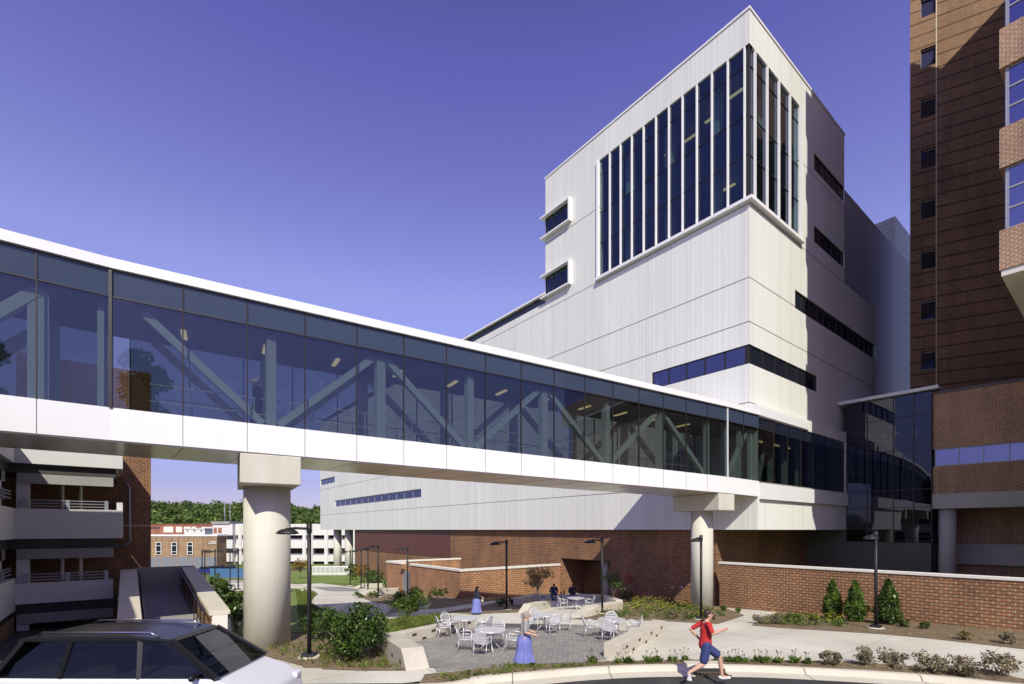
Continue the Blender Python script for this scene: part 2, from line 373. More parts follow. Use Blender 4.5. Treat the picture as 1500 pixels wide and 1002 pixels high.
    def build(s, name, m, parent=None, world=False, bevel=0.0, seg=2):
        vs = s.v
        if parent is not None and world:
            q = parent; l, r = None, 0
            while q is not None and q.name not in WLOC: q = q.parent
            l, r = WLOC[q.name]; rm = Matrix.Rotation(-r, 3, 'Z')
            vs = [tuple(rm @ (Vector(v)-l)) for v in vs]
        me = bpy.data.meshes.new(name); me.from_pydata(vs, [], s.f); me.update()
        if any(s.sm): me.polygons.foreach_set('use_smooth', s.sm)
        o = bpy.data.objects.new(name, me); COL.objects.link(o)
        if m is not None: me.materials.append(M[m] if isinstance(m, str) else m)
        if parent is not None: o.parent = parent
        if bevel:
            b = o.modifiers.new('edge', 'BEVEL'); b.width = bevel; b.segments = seg; b.limit_method = 'ANGLE'; b.angle_limit = R(40)
        return o
def fixn(o):
    bm = bmesh.new(); bm.from_mesh(o.data); bmesh.ops.recalc_face_normals(bm, faces=bm.faces); bm.to_mesh(o.data); bm.free(); return o
def copy_tree(o, parent=None):
    c = o.copy(); COL.objects.link(c); c.parent = parent
    for ch in list(o.children): copy_tree(ch, c)
    return c
def place(o, loc, rotz=0.0, scale=1.0):
    o.location = loc; o.rotation_euler = (0,0,rotz); o.scale = (scale,)*3
def wall_holes(mb, axis, c, u0, u1, z0, z1, holes, depth, sgn):
    """outer skin of a wall on plane axis=c with rectangular openings and their reveals; sgn: direction inward"""
    us = sorted({u0,u1,*[h[0] for h in holes],*[h[1] for h in holes]}); zs = sorted({z0,z1,*[h[2] for h in holes],*[h[3] for h in holes]})
    us = [u for u in us if u0 <= u <= u1]; zs = [q for q in zs if z0 <= q <= z1]
    P = (lambda u, z, d=0: (c+d*sgn, u, z)) if axis == 'x' else (lambda u, z, d=0: (u, c+d*sgn, z))
    for a, b in zip(us, us[1:]):
        for e, f in zip(zs, zs[1:]):
            if any(h[0] <= (a+b)/2 <= h[1] and h[2] <= (e+f)/2 <= h[3] for h in holes): continue
            mb.quad(P(a,e), P(b,e), P(b,f), P(a,f))
    for h in holes:
        a, b, e, f = max(h[0],u0), min(h[1],u1), h[2], h[3]
        mb.quad(P(a,e), P(b,e), P(b,e,depth), P(a,e,depth)); mb.quad(P(a,f), P(b,f), P(b,f,depth), P(a,f,depth))
        if h[0] > u0: mb.quad(P(a,e), P(a,f), P(a,f,depth), P(a,e,depth))
        if h[1] < u1: mb.quad(P(b,e), P(b,f), P(b,f,depth), P(b,e,depth))
def smooth_closed(pts, n=4):
    out = []; L = len(pts)
    for i in range(L):
        p0, p1, p2, p3 = (Vector(pts[(i+j-1)%L]) for j in range(4))
        for q in range(n):
            t = q/n; out.append(.5*((2*p1)+(-p0+p2)*t+(2*p0-5*p1+4*p2-p3)*t*t+(-p0+3*p1-3*p2+p3)*t**3))
    return [(v[0],v[1]) for v in out]
def drape(name, xy, off, m, zf=zg, smooth=0):
    if smooth: xy = smooth_closed(xy, smooth)
    bm = bmesh.new(); bm.faces.new([bm.verts.new((p[0],p[1],0)) for p in xy])
    bmesh.ops.triangulate(bm, faces=bm.faces[:])
    for yk, _ in KN[1:-1]:
        bmesh.ops.bisect_plane(bm, geom=bm.verts[:]+bm.edges[:]+bm.faces[:], plane_co=(0,yk,0), plane_no=(0,1,0), dist=1e-5)
    for v in bm.verts:
        w = CW(v.co.x, v.co.y, zf(v.co.y)+off); v.co = w
    bmesh.ops.recalc_face_normals(bm, faces=bm.faces)
    for f in bm.faces:
        if f.normal.z < 0: f.normal_flip()
    me = bpy.data.meshes.new(name); bm.to_mesh(me); bm.free(); me.materials.append(M[m])
    o = bpy.data.objects.new(name, me); COL.objects.link(o); o['kind'] = 'structure'
    return o
def gp(*pts): return [GXY(*p) for p in pts]

# ------------------------------------------------------------------ camera, world, sun
cam = bpy.data.cameras.new('camera'); co = bpy.data.objects.new('camera', cam); COL.objects.link(co); scene.camera = co
cam.sensor_width = 36; cam.lens = F/1500*36; cam.shift_y = 275/1500; cam.clip_end = 6000; cam.clip_start = .1
co.location = (0,0,EYE); co.rotation_euler = (R(90), 0, -PHI)
SUN = Vector((-.40,-.64,.66)).normalized()
w = bpy.data.worlds.new('World'); scene.world = w; w.use_nodes = True
nt = w.node_tree; bg = nt.nodes['Background']
sky = nt.nodes.new('ShaderNodeTexSky'); sky.sky_type = 'NISHITA'; sky.sun_disc = False
sky.sun_elevation = math.asin(SUN.z); sky.sun_rotation = math.atan2(SUN.x, SUN.y); sky.air_density = 1.0; sky.dust_density = .3; sky.ozone_density = 2.0
mx = nt.nodes.new('ShaderNodeMix'); mx.data_type = 'RGBA'; mx.blend_type = 'MULTIPLY'; mx.inputs[0].default_value = 1
nt.links.new(sky.outputs[0], mx.inputs[6])
tc = nt.nodes.new('ShaderNodeTexCoord'); sx_ = nt.nodes.new('ShaderNodeSeparateXYZ'); nt.links.new(tc.outputs['Generated'], sx_.inputs[0])
rp_ = nt.nodes.new('ShaderNodeValToRGB'); el_ = rp_.color_ramp.elements
SKYT = [(0,(.32,.37,.47)),(.09,(.345,.385,.49)),(.25,(.72,.71,.80)),(.42,(.96,.93,1.0)),(.69,(.66,.575,.92)),(.8,(.46,.42,.6)),(1,(.3,.29,.38))]
while len(el_) < len(SKYT): el_.new(.5)
for e_, (p_, c_) in zip(el_, SKYT): e_.position = p_; e_.color = (c_[0]*1.0, c_[1], c_[2], 1)
nt.links.new(sx_.outputs[2], rp_.inputs[0])
mg = nt.nodes.new('ShaderNodeMix'); mg.data_type = 'RGBA'; mg.blend_type = 'MULTIPLY'; mg.inputs[0].default_value = 1
nt.links.new(rp_.outputs[0], mg.inputs[6]); mg.inputs[7].default_value = (1.22*1.5,.86*1.5,1.06*1.5,1)
nt.links.new(mg.outputs[2], mx.inputs[7])
nt.links.new(mx.outputs[2], bg.inputs[0]); bg.inputs[1].default_value = .13
sl = bpy.data.lights.new('sun', 'SUN'); sl.energy = 4.9; sl.angle = R(.5); sl.color = (1.0,.965,.83)
so = bpy.data.objects.new('sun', sl); COL.objects.link(so); so.rotation_euler = SUN.to_track_quat('Z', 'Y').to_euler(); so.location = (0,-40,60)
scene.view_settings.view_transform = 'Standard'; scene.view_settings.look = 'None'; scene.view_settings.exposure = 0
scene.cycles.max_bounces = 8; scene.cycles.transparent_max_bounces = 24; scene.cycles.use_denoising = True

# ------------------------------------------------------------------ ground, road, paving
def zt(Y):
    if Y <= 13.0: return 1.15
    if Y < 13.4: return 1.15 + (zg(13.4)-.02-1.15)*(Y-13)/.4
    return zg(Y)-.02
drape('ground', [(-2500,-90),(2500,-90),(2500,3000),(-2500,3000)], 0, 'grass', zt)
def onz(px, py, z):
    Y = (EYE-z)*F/(py-776); return ((px-750)/F*Y, Y)
kb = [(-60,11.7),(-20,11.6),(-8,11.55)] + [onz(px,py,1.35) for px,py in ((613,1002),(700,990.5),(773,984),(857,977.2),(940,973.5),(1040,973),(1140,975.5),(1308,984.4),(1400,992),(1500,1002))] + [(16,10.2),(22,6.8),(32,-2),(60,-30)]
def resample(p, n=6):
    out = []
    for i in range(len(p)-1):
        p0 = Vector(p[max(i-1,0)]); p1 = Vector(p[i]); p2 = Vector(p[i+1]); p3 = Vector(p[min(i+2,len(p)-1)])
        for q in range(n):
            t = q/n; out.append(.5*((2*p1)+(-p0+p2)*t+(2*p0-5*p1+4*p2-p3)*t*t+(-p0+3*p1-3*p2+p3)*t**3))
    return out + [Vector(p[-1])]
kb = resample(kb)
def offset(pl, d):
    out = []
    for i, p in enumerate(pl):
        t = (pl[min(i+1,len(pl)-1)]-pl[max(i-1,0)]).normalized(); out.append(p+Vector((t.y,-t.x))*d)
    return out
prof = [(0,1.2),(0,1.352),(.03,1.366),(.15,1.36),(.19,1.33),(.235,1.225),(.62,1.2),(.62,1.1)]
rows = [(offset(kb, d), z) for d, z in prof]
mb = MB(); n = len(kb)
vs = [CW(p.x,p.y,z) for row, z in rows for p in row]
mb.add(vs, [(i*n+j, i*n+j+1, (i+1)*n+j+1, (i+1)*n+j) for i in range(len(rows)-1) for j in range(n-1)])
o = fixn(mb.build('kerb', 'kerb')); o['kind'] = 'structure'
m = M['kerb']; k = NT(m); p, x, y, z = k.pos(); base = k.b.inputs['Base Color'].links[0].from_socket
jx = k.math('LESS_THAN', k.math('FRACT', k.math('DIVIDE', k.math('SUBTRACT', k.math('MULTIPLY', x, CS), k.math('MULTIPLY', y, SN)), 2.55)), .012)
k.l(k.mix(k.math('MULTIPLY', jx, .8), base, (.1,.08,.05)), k.b.inputs['Base Color'])
rd = [(p.x,p.y) for p in offset(kb, .6)] + [(60,-60),(-60,-60)]
drape('road', rd, 1.196, 'asphalt', lambda Y: 0.0)
kbk = [(p.x,p.y) for p in offset(kb, .005)]
# concrete plaza and walks
front = gp((560,986),(620,988.5),(690,981.5),(760,976),(888,969),(1000,966.5),(1140,967.5),(1240,969),(1344,977),(1490,993),(1580,1008))
back = gp((1580,962),(1500,951),(1380,937.6),(1293,929),(1140,919.5),(1101,916),(1110,906),(1140,897),(1060,888),(1000,884),(920,872),(870,862),(800,870),(700,878),(633,884),(600,893),(560,904),(575,890),(541,874),(545,863),(500,858),(470,854.5),(433,856),(433,862),(456,864),(466,870),(458,878),(457,886),(483,895),(520,903),(600,910),(655,905),(640,918),(597,940),(606,975))
drape('pavement', front+back, .008, 'concrete')
drape('far_path', gp((433,862),(433,856),(400,852),(340,850),(300,858),(300,868),(380,864)), .004, 'concrete')
lw = gp((594,981.5),(560,982),(527,981.5),(471,979.5),(440,974),(410,966),(372,960),(360,950),(340,930),(337,906),(172,906),(140,955))
drape('sidewalk', [(-20,11.65),(-8,11.6)]+[GXY(590,1001.5),GXY(640,996)]+gp((622,989.5))+lw+[(-20,12.7)], .012, 'concrete')
drape('shaded_forecourt', [(-40,12.6),(-20,12.6)]+gp((140,957),(172,905))+[(-14.5,20),(-17,30),(-40,30)], .006, 'garage_shade')  # near-black sheet paints the shade under bridge and garage
drape('patio_paving', gp((620,979),(640,986),(700,979.5),(760,973),(860,971),(888,966.5),(957,931),(927,926),(849,915.5),(740,921),(700,913),(655,917),(592,943)), .016, 'pavers')
drape('walkway_paver_band', gp((455,860),(500,860),(528,863),(521,866.5),(480,866)), .014, 'pavers')
# planting beds (mulch)
beds = [
 [(p.x,p.y) for p in kb[6*3:6*13+1]] + gp((1580,1010),(1490,994),(1344,978),(1240,970),(1140,968.5),(1000,967.5),(888,970),(760,977),(690,982.5),(622,990)),
 gp((1101,916.5),(1140,920),(1293,929.5),(1380,938),(1500,951.5),(1590,963),(1590,938),(1500,926),(1300,908),(1140,896.5)),
 gp((833,907.5),(900,909),(960,909.5),(1052,914.5),(1091,902),(1062,891),(1010,882),(940,872),(905,875),(905,890),(868,903)),
 gp((380,962),(412,968),(441,976),(472,981.5),(527,983.5),(594,983.5),(598,960),(545,936),(460,930),(380,930)),
 gp((625,890),(633,884),(673,876),(773,869),(790,866),(800,868),(775,873),(717,881),(640,892),(590,893)),
 gp((653,897),(720,884),(760,877),(790,880),(772,897),(690,900)),
 gp((520,872),(560,874),(600,868),(600,874),(570,886),(545,882)),
 gp((588,870),(602,874),(673,878),(633,884),(595,886)),
]
for i, b in enumerate(beds):
    drape('planting_bed', b, .022+.0007*i, 'mulch', smooth=0)
drape('lawn', gp((360,850),(410,830),(470,826),(530,838),(545,857),(500,855),(433,853),(400,848)), .006, 'lawn')
drape('lawn', gp((433,864),(450,862),(464,870),(457,879),(460,888),(483,897),(540,908),(600,913),(640,908),(652,908),(636,919),(592,940),(540,930),(440,927),(380,925),(400,880)), .005, 'lawn')

# ------------------------------------------------------------------ white clad building
XL, YT, YB = 31.5, 15.45, 14.9
ZT = 38.5
wb = thing('white_clad_building', 'tall white ribbed metal building with glazed top corner and brick base', 'building', (XL, YT, 0))
mb = MB()
stripL = (15.45,22.9,15.7,16.95); bigL = (15.45,28.2,26.3,36.3)
sideA = (31.7,35,32.9,34.7); sideB = (31.7,35,27.2,29.1)
wall_holes(mb, 'x', XL, YT, 35, 13.0, ZT, [stripL, bigL, sideA, sideB], .5, 1)
farA = None
lowstrip = (60.2,95.5,9.4,10.6)
midstrip = (95.5,104.4,14.1,15.3)
wall_holes(mb, 'x', XL, 35, 104.4, 5, 26.7, [lowstrip, midstrip], .3, 1)
wall_holes(mb, 'x', XL, YT, 35, 5, 13.0, [], .3, 1)
mb.quad((XL,YB,5),(XL,YT,5),(XL,YT,13),(XL,YB,13))
stripR = (31.5,42.3,15.7,16.95); bigR = (31.5,39.1,26.3,36.3)
rA = (41.7,48,32.8,34.1); rB = (41.7,48,27.2,28.5)
wall_holes(mb, 'y', YT, 31.5, 48, 22.6, ZT, [bigR, rA, rB], .5, 1)
rC = (38.3,55.9,21.15,22.5)
wall_holes(mb, 'y', YT, 31.5, 55.9, 13.0, 22.6, [stripR, rC], .5, 1)
glz = (31.5,46.5,8.05,12.2)
wall_holes(mb, 'y', YB, 31.5, 46.8, 5, 13.0, [glz], .25, 1)
# far end, tops and backs
mb.quad((XL,104.4,5),(XL,104.4,26.7),(60,104.4,26.7),(60,104.4,5))
mb.quad((XL,35,26.7),(XL,35,ZT),(48,35,ZT),(48,35,26.7))
mb.quad((48,YT,22.6),(48,35,22.6),(48,35,ZT),(48,YT,ZT))
mb.quad((55.9,YT,13),(55.9,20,13),(55.9,20,26),(55.9,YT,26))
mb.quad((48,YT,26),(55.9,YT,26),(55.9,20,26),(48,20,26))
mb.quad((48,YT,22.6),(55.9,YT,22.6),(55.9,YT,26),(48,YT,26))
mb.quad((46.8,YB,5),(46.8,YT,5),(46.8,YT,13),(46.8,YB,13)); mb.quad((31.5,YB,13),(46.8,YB,13),(46.8,YT,13),(31.5,YT,13))
mb.build('wall', 'panel', wb, True)
mb = MB(); mb.quad((XL+.02,YT+.02,ZT-.02),(48,YT+.02,ZT-.02),(48,35,ZT-.02),(XL+.02,35,ZT-.02)); mb.build('roof', 'conc_grey', wb, True)
mb = MB(); mb.quad((XL,35.01,26.68),(60,35.01,26.68),(60,104.4,26.68),(XL,104.4,26.68)); mb.build('low_roof', 'conc_grey', wb, True)
mb = MB()    # parapet coping
mb.box(XL-.06,XL+.3,YT-.06,35.06,ZT,ZT+.14); mb.box(XL+.3,48.06,YT-.06,YT+.3,ZT,ZT+.14); mb.box(47.7,48.06,YT+.3,35,ZT,ZT+.14)
mb.build('parapet_coping', 'white_trim', wb, True)
mb = MB(); mb.box(XL-.05,60,35.02,104.4,27.55,27.72); mb.build('eaves', 'white_trim', wb, True)
mb = MB(); mb.box(XL+.25,59,35.03,104,26.7,27.55); mb.build('clerestory_glass', 'dglass', wb, True)
mb = MB(); mb.quad((XL+.003,YB+.003,5.004),(XL+.003,104.39,5.004),(62,104.39,5.004),(62,YB+.003,5.004)); mb.build('soffit', 'conc_grey', wb, True)
mb = MB()   # ledge over the lower storey and fascia under the glazing
mb.box(31.2,39.1,YB-.1,YB-.002,12.26,12.78); mb.build('ledge', 'bridge_white', wb, True)
mb = MB(); mb.box(31.62,46.5,YB-.22,YB-.002,6.95,7.95); mb.build('fascia', 'bridge_white', wb, True)
# glazing helper: window = pane with frame child
def window(parent, axis, c, u0, u1, z0, z1, n, glass='dglass', frame='mull_dark', fw=.07, inset=.3, sgn=1, trans=(), depth=.1):
    P = (lambda u, z, d=0: (c+(inset+d)*sgn, u, z)) if axis == 'x' else (lambda u, z, d=0: (u, c+(inset+d)*sgn, z))
    g = MB(); g.quad(P(u0,z0), P(u1,z0), P(u1,z1), P(u0,z1)); w = g.build('window', glass, parent, True)
    f = MB()
    def bar(a, b, e, h):
        q = [P(a,e,-depth/2), P(b,e,-depth/2), P(b,e,depth/2), P(a,e,depth/2), P(a,h,-depth/2), P(b,h,-depth/2), P(b,h,depth/2), P(a,h,depth/2)]
        f.add(q, [(0,1,2,3),(7,6,5,4),(0,4,5,1),(1,5,6,2),(2,6,7,3),(3,7,4,0)])
    for i in range(n+1):
        u = u0+(u1-u0)*i/n; a = min(max(u-fw/2,u0+.002),u1-fw); bar(a, a+fw, z0+.002, z1-.002)
    for z in (z0+fw/2+.003, z1-fw/2-.003, *trans): bar(u0+.003, u1-.003, z-fw*.42, z+fw*.42)
    if frame: f.build('frame', frame, w, False if False else True)
    return w
def room(parent, x0, x1, y0, y1, z0, z1, m='int_grey'):
    r = MB()
    r.quad((x0,y0,z0),(x1,y0,z0),(x1,y1,z0),(x0,y1,z0)); r.quad((x0,y0,z1),(x1,y0,z1),(x1,y1,z1),(x0,y1,z1))
    r.quad((x1,y0,z0),(x1,y1,z0),(x1,y1,z1),(x1,y0,z1)); r.quad((x0,y1,z0),(x1,y1,z0),(x1,y1,z1),(x0,y1,z1))
    return r.build('interior', m, parent, True)
window(wb, 'x', XL, 15.7, 22.9, 15.7, 16.95, 5, 'navyglass', 'mull_dark', .06, .1)
window(wb, 'y', YT, 31.75, 42.3, 15.7, 16.95, 6, 'dglass', 'mull_dark', .06, .1)
mb = MB(); mb.box(31.56,31.72,15.5,15.68,15.7,16.95); mb.build('corner_mullion', 'mull_dark', wb, True)
for q in (rA, rB): window(wb, 'y', YT, q[0], q[1], q[2], q[3], 5, 'dglass', 'mull_dark', .05, .12)
window(wb, 'y', YT, rC[0], rC[1], rC[2], rC[3], 13, 'dglass', 'mull_dark', .05, .12)
for q, nn in ((lowstrip, 13), (midstrip, 5)): window(wb, 'x', XL, q[0], q[1], q[2], q[3], nn, 'navyglass', 'mull_grey', .12, .2)
for q in (sideA, sideB):
    window(wb, 'x', XL, q[0], q[1], q[2], q[3], 3, 'tglass', 'mull_dark', .05, .06)
    room(wb, XL+.1, 36, q[0]-.5, 34.9, q[2]-.4, q[3]+.4)
    mb = MB(); a, b = q[2], q[3]   # projecting white frame that wraps the end corner
    mb.box(XL-.38,XL-.002,q[0]-.12,35.4,b,b+.14); mb.box(XL-.38,XL-.002,q[0]-.12,35.4,a-.14,a); mb.box(XL-.38,XL-.002,q[0]-.24,q[0]-.1,a-.14,b+.14)
    mb.box(XL,34,35.002,35.4,b,b+.14); mb.box(XL,34,35.002,35.4,a-.14,a)
    mb.build('window_surround', 'white_trim', wb, True)
# big corner window
W0 = YT+.12; X0 = XL+.12
zs_ = (29.3, 31.9, 35.1)
cw = thing('corner', '', '') if False else None
mb = MB(); mb.quad((X0,W0,26.3),(X0,28.2,26.3),(X0,28.2,36.3),(X0,W0,36.3)); mb.quad((X0,W0,26.3),(39.1,W0,26.3),(39.1,W0,36.3),(X0,W0,36.3))
cg = mb.build('corner_window', 'tglass', wb, True)
mb = MB()
for z in zs_: mb.box(X0-.04,X0+.04,W0-.04,28.2,z-.02,z+.02); mb.box(X0+.05,39.1,W0-.04,W0+.04,z-.02,z+.02)
mb.box(X0-.07,X0+.07,W0-.07,W0+.07,26.3,36.3)
mb.build('transom_bars', 'mull_dark', cg, True)
mb = MB(); mb.quad((X0+.06,W0+.06,29.35),(X0+.06,28.2,29.35),(X0+.06,28.2,31.85),(X0+.06,W0+.06,31.85)); mb.quad((X0+.06,W0+.06,29.35),(39.1,W0+.06,29.35),(39.1,W0+.06,31.85),(X0+.06,W0+.06,31.85))
mb.build('spandrel_panel', mat('spandrel_navy', (.03,.04,.055), .3), cg, True)
for i in range(1, 12):
    y = 28.2-(28.2-15.55)*(i-.0)/11.5 if False else 28.2-1.13*i
    mb = MB(); mb.box(XL-.05,XL+.1,y-.045,y+.045,26.32,36.28); mb.build('fin', 'white_trim', cg, True)
for x in (32.3,34.0,35.75,37.5):
    mb = MB(); mb.box(x-.05,x+.05,YT-.05,YT+.1,26.32,36.28); mb.build('fin', 'white_trim', cg, True)
mb = MB()
mb.box(XL-.3,XL-.002,YT-.3,28.4,26.1,26.32); mb.box(XL-.002,39.3,YT-.3,YT-.002,26.1,26.32); mb.box(XL-.16,XL-.002,28.22,28.42,26.32,36.3)
mb.box(39.12,39.3,YT-.16,YT-.002,26.32,36.3)
mb.build('sill', 'white_trim', cg, True)
for z0, z1 in ((26.35,30.2),(31.1,36.2)):
    rm_ = room(wb, X0+.1, 47, W0+.1, 34.8, z0, z1)
mb = MB()
for (x, y) in ((33.2,18.6),(33.2,22.4),(33.2,26.2),(36.2,17.2),(39.2,17.2)): mb.box(x-.3,x+.3,y-.3,y+.3,26.35,36.2)
mb.build('interior_column', 'truss', wb, True)
for (x, y, z) in ((33.6,17.4,35.6),(34.2,19.6,35.6),(34.6,21.6,35.6),(34.6,23.4,35.6),(34.4,18.4,29.9)):
    mb = MB(); mb.box(x-.1,x+.1,y-.5,y+.5,z-.08,z); mb.build('ceiling_light', 'lamp_on', wb, True)
# lower-storey glazing continuing the bridge glass
bays = 7
for i in range(bays):
    a = 31.6+(46.5-31.6)*i/bays; b = 31.6+(46.5-31.6)*(i+1)/bays
    g = MB(); g.quad((a,YB+.06,8.05),(b,YB+.06,8.05),(b,YB+.06,11.45),(a,YB+.06,11.45)); wn = g.build('window', 'eglass', wb, True)
    g = MB(); g.quad((a,YB+.06,11.45),(b,YB+.06,11.45),(b,YB+.06,12.2),(a,YB+.06,12.2)); g.build('spandrel', 'dglass', wn, True)
    f = MB(); f.box(a-.02,a+.02,YB+.02,YB+.1,8.06,12.19); f.box(a+.02,b-.02,YB+.03,YB+.09,11.43,11.47); f.build('frame', 'mull_dark', wn, True)
room(wb, 31.7, 46.7, YB+.3, 25, 8.04, 11.9)
mb = MB()
for x in (32.6,34.0,36.4,38.6,41,43.4): mb.box(x-.13,x+.13,16.2,16.5,8.06,11.9)
mb.beam((34.0,16.1,8.1),(35.3,16.1,11.8),.2,.2)
mb.build('interior_column', 'truss', wb, True)
for x in (36.5,38.5,41,43): 
    mb = MB(); mb.box(x-.7,x+.7,18,18.12,11.75,11.85); mb.build('ceiling_light', 'lamp_on', wb, True)
# brick base under the overhang
XB = 31.95
mb = MB()
alc = (27.4,33.3,-1.5,2.35)
wall_holes(mb, 'x', XB, 18.0, 86, -4.2, 5, [alc], 3.0, 1)
mb.quad((XB+3,27.4,-1.5),(XB+3,33.3,-1.5),(XB+3,33.3,2.35),(XB+3,27.4,2.35))
mb.quad((XB,18,-1.5),(49,18,-1.5),(49,18,5),(XB,18,5)); mb.quad((XB,86,-5),(58,86,-5),(58,86,5),(XB,86,5))
mb.build('brick_base', 'brick', wb, True)
mb = MB()
m0 = [(53,86,5,1.5)]
mb.quad((XB-.06,53.2,1.5),(XB-.06,86,1.5),(XB-.06,86,5),(XB-.06,53.2,5)); mb.quad((XB-.06,53.2,1.5),(XB-.06,86,1.5),(XB,86,1.5),(XB,53.2,1.5)); mb.quad((XB-.06,53.2,1.5),(XB-.06,53.2,5),(XB,53.2,5),(XB,53.2,1.5))
mb.build('maroon_panel', 'maroon', wb, True)
mb = MB(); mb.box(34.4,34.9,28.0,32.7,-.6,2.0); mb.build('door', mat('bronze_door', (.07,.035,.02), .4), wb, True)
for (x, y, r_) in ((33.0,28.7,.36),(33.1,92.2,.75),(33.1,98.6,.75)):
    z0 = gz(x,y)-.3; mb = MB(); mb.lathe([(r_,0),(r_,5-z0 if y > 40 else 2.35-z0)], 32, (x,y,z0)); mb.build('column', 'column', wb, True)
# set-back wing with flat panels
sw = thing('setback_wing', 'pale flat panelled wing set back behind the white building', 'building wing', (55.9,17.3,0))
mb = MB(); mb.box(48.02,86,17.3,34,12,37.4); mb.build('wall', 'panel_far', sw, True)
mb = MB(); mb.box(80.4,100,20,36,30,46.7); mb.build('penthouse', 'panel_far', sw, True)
for z in (16.2,21.2,26.0):
    window(sw, 'y', 17.3, 61.0, 61.9, z, z+2.3, 1, 'skyglass', 'mull_grey', .05, .03, -1)

# ------------------------------------------------------------------ glass skybridge
A_, B_, C_, D_ = Vector((-16.5,19.15)), Vector((-.38,19.11)), Vector((28.36,15.25)), Vector((31.5,14.86))
zt_ = {0:12.86, 1:12.85, 2:12.35, 3:12.24}; zb_ = {0:8.68, 1:8.68, 2:8.18, 3:8.08}
sb = thing('glass_skybridge', 'long white and glass enclosed footbridge with steel truss inside crossing over the plaza', 'skybridge', (C_.x,C_.y,0))
WID = 3.6
def seg(p, q): 
    d = (q-p).normalized(); return d, Vector((-d.y, d.x))
nodes = [A_, B_, C_, D_]
norms = []
for i in range(4):
    ds = []
    if i > 0: ds.append(seg(nodes[i-1], nodes[i])[1])
    if i < 3: ds.append(seg(nodes[i], nodes[i+1])[1])
    v = sum(ds, Vector((0,0)))/len(ds); norms.append(v.normalized())
def strip(mb, d0, z0f, d1, z1f):   # longitudinal ribbon at depth d0 height zb+z0f ... 
    pass
def sect(mb, rect, zref):          # sweep a rectangle (d0,d1,h0,h1 relative to zref) along the bridge
    d0, d1, h0, h1 = rect; vs = []
    for i, p in enumerate(nodes):
        for d, h in ((d0,h0),(d1,h0),(d1,h1),(d0,h1)):
            q = p+norms[i]*d; vs.append((q.x,q.y,zref[i]+h))
    fs = [(0,1,2,3), (12,15,14,13)]
    for i in range(3):
        for j in range(4): fs.append((i*4+j, i*4+(j+1)%4, (i+1)*4+(j+1)%4, (i+1)*4+j))
    mb.add(vs, fs)
mb = MB(); sect(mb, (-.12,WID+.12,0,.3), zt_); fixn(mb.build('roof', 'bridge_white', sb, True))
mb = MB(); sect(mb, (-.02,WID+.02,-.98,0), zb_); o = fixn(mb.build('floor_band', 'bridge_white', sb, True))
mb = MB(); sect(mb, (.06,WID-.06,-1.02,-.985), zb_); fixn(mb.build('soffit', 'soffit', sb, True))
mb = MB(); sect(mb, (.3,WID-.3,.002,.06), zb_); fixn(mb.build('floor', 'int_floor', sb, True))
mb = MB(); sect(mb, (.15,WID-.15,-.95,-.9), zt_); fixn(mb.build('ceiling', 'int_grey', sb, True))
def bp(i, t, d, h, ref):
    p = nodes[i].lerp(nodes[i+1], t); nn = norms[i].lerp(norms[i+1], t) if i != 1 else seg(nodes[1],nodes[2])[1]
    if i != 1: nn = seg(nodes[i],nodes[i+1])[1]
    z = ref[i]+(ref[i+1]-ref[i])*t
    q = p+nn*d; return Vector((q.x,q.y,z+h))
def bay(i, t0, t1, d, near=True):
    g = MB(); s_ = -.02
    g.quad(bp(i,t0,d,0,zb_), bp(i,t1,d,0,zb_), bp(i,t1,d,-.83,zt_), bp(i,t0,d,-.83,zt_)); w_ = g.build('window', 'bglass', sb, True)
    g = MB(); g.quad(bp(i,t0,d,-.83,zt_), bp(i,t1,d,-.83,zt_), bp(i,t1,d,0,zt_), bp(i,t0,d,0,zt_)); g.build('spandrel', 'bspandrel', w_, True)
    f = MB(); f.beam(bp(i,t0,d,0,zb_), bp(i,t0,d,0,zt_), .032, .07); f.beam(bp(i,t0,d-.01,-.83,zt_), bp(i,t1,d-.01,-.83,zt_), .04, .035); f.build('frame', 'mull_dark', w_, True)
NB = 16
for k_ in range(NB):
    bay(1, k_/NB, (k_+1)/NB, .0); bay(1, k_/NB, (k_+1)/NB, WID)
for k_ in range(10):
    bay(0, k_/10, (k_+1)/10, .0); bay(0, k_/10, (k_+1)/10, WID)
for k_ in range(2):
    bay(2, k_/2, (k_+1)/2, .0); bay(2, k_/2, (k_+1)/2, WID)
mb = MB(); mb.beam(bp(1,0,-.04,0,zb_), bp(1,0,-.03,0,zt_), .085, .09); mb.build('post', 'mull_dark', sb, True)
mb = MB(); mb.beam(bp(1,1,-.04,0,zb_), bp(1,1,-.03,0,zt_), .045, .07); mb.build('post', 'white_trim', sb, True)
mb = MB(); mb.beam(bp(1,.9,.2,-1.15,zb_), bp(2,1,.2,-1.15,zb_), .5, .26) if False else None
for j in range(1, 16):          # hairline joints in the floor band: thin dark strips standing proud
    t = j/16
    mb = MB(); mb.beam(bp(1,t,-.022,-.97,zb_), bp(1,t,-.022,-.01,zb_), .014, .006); mb.build('panel_joint', 'mull_dark', sb, True)
for j in range(6, 10):
    mb = MB(); mb.beam(bp(0,j/10,-.022,-.97,zb_), bp(0,j/10,-.022,-.01,zb_), .014, .006); mb.build('panel_joint', 'mull_dark', sb, True)
for j in range(1, 16):
    mb = MB(); mb.beam(bp(1,j/16,.07,-1.022,zb_), bp(1,j/16-.02,WID-.07,-1.022,zb_), .02, .006); mb.build('panel_joint', 'mull_dark', sb, True)
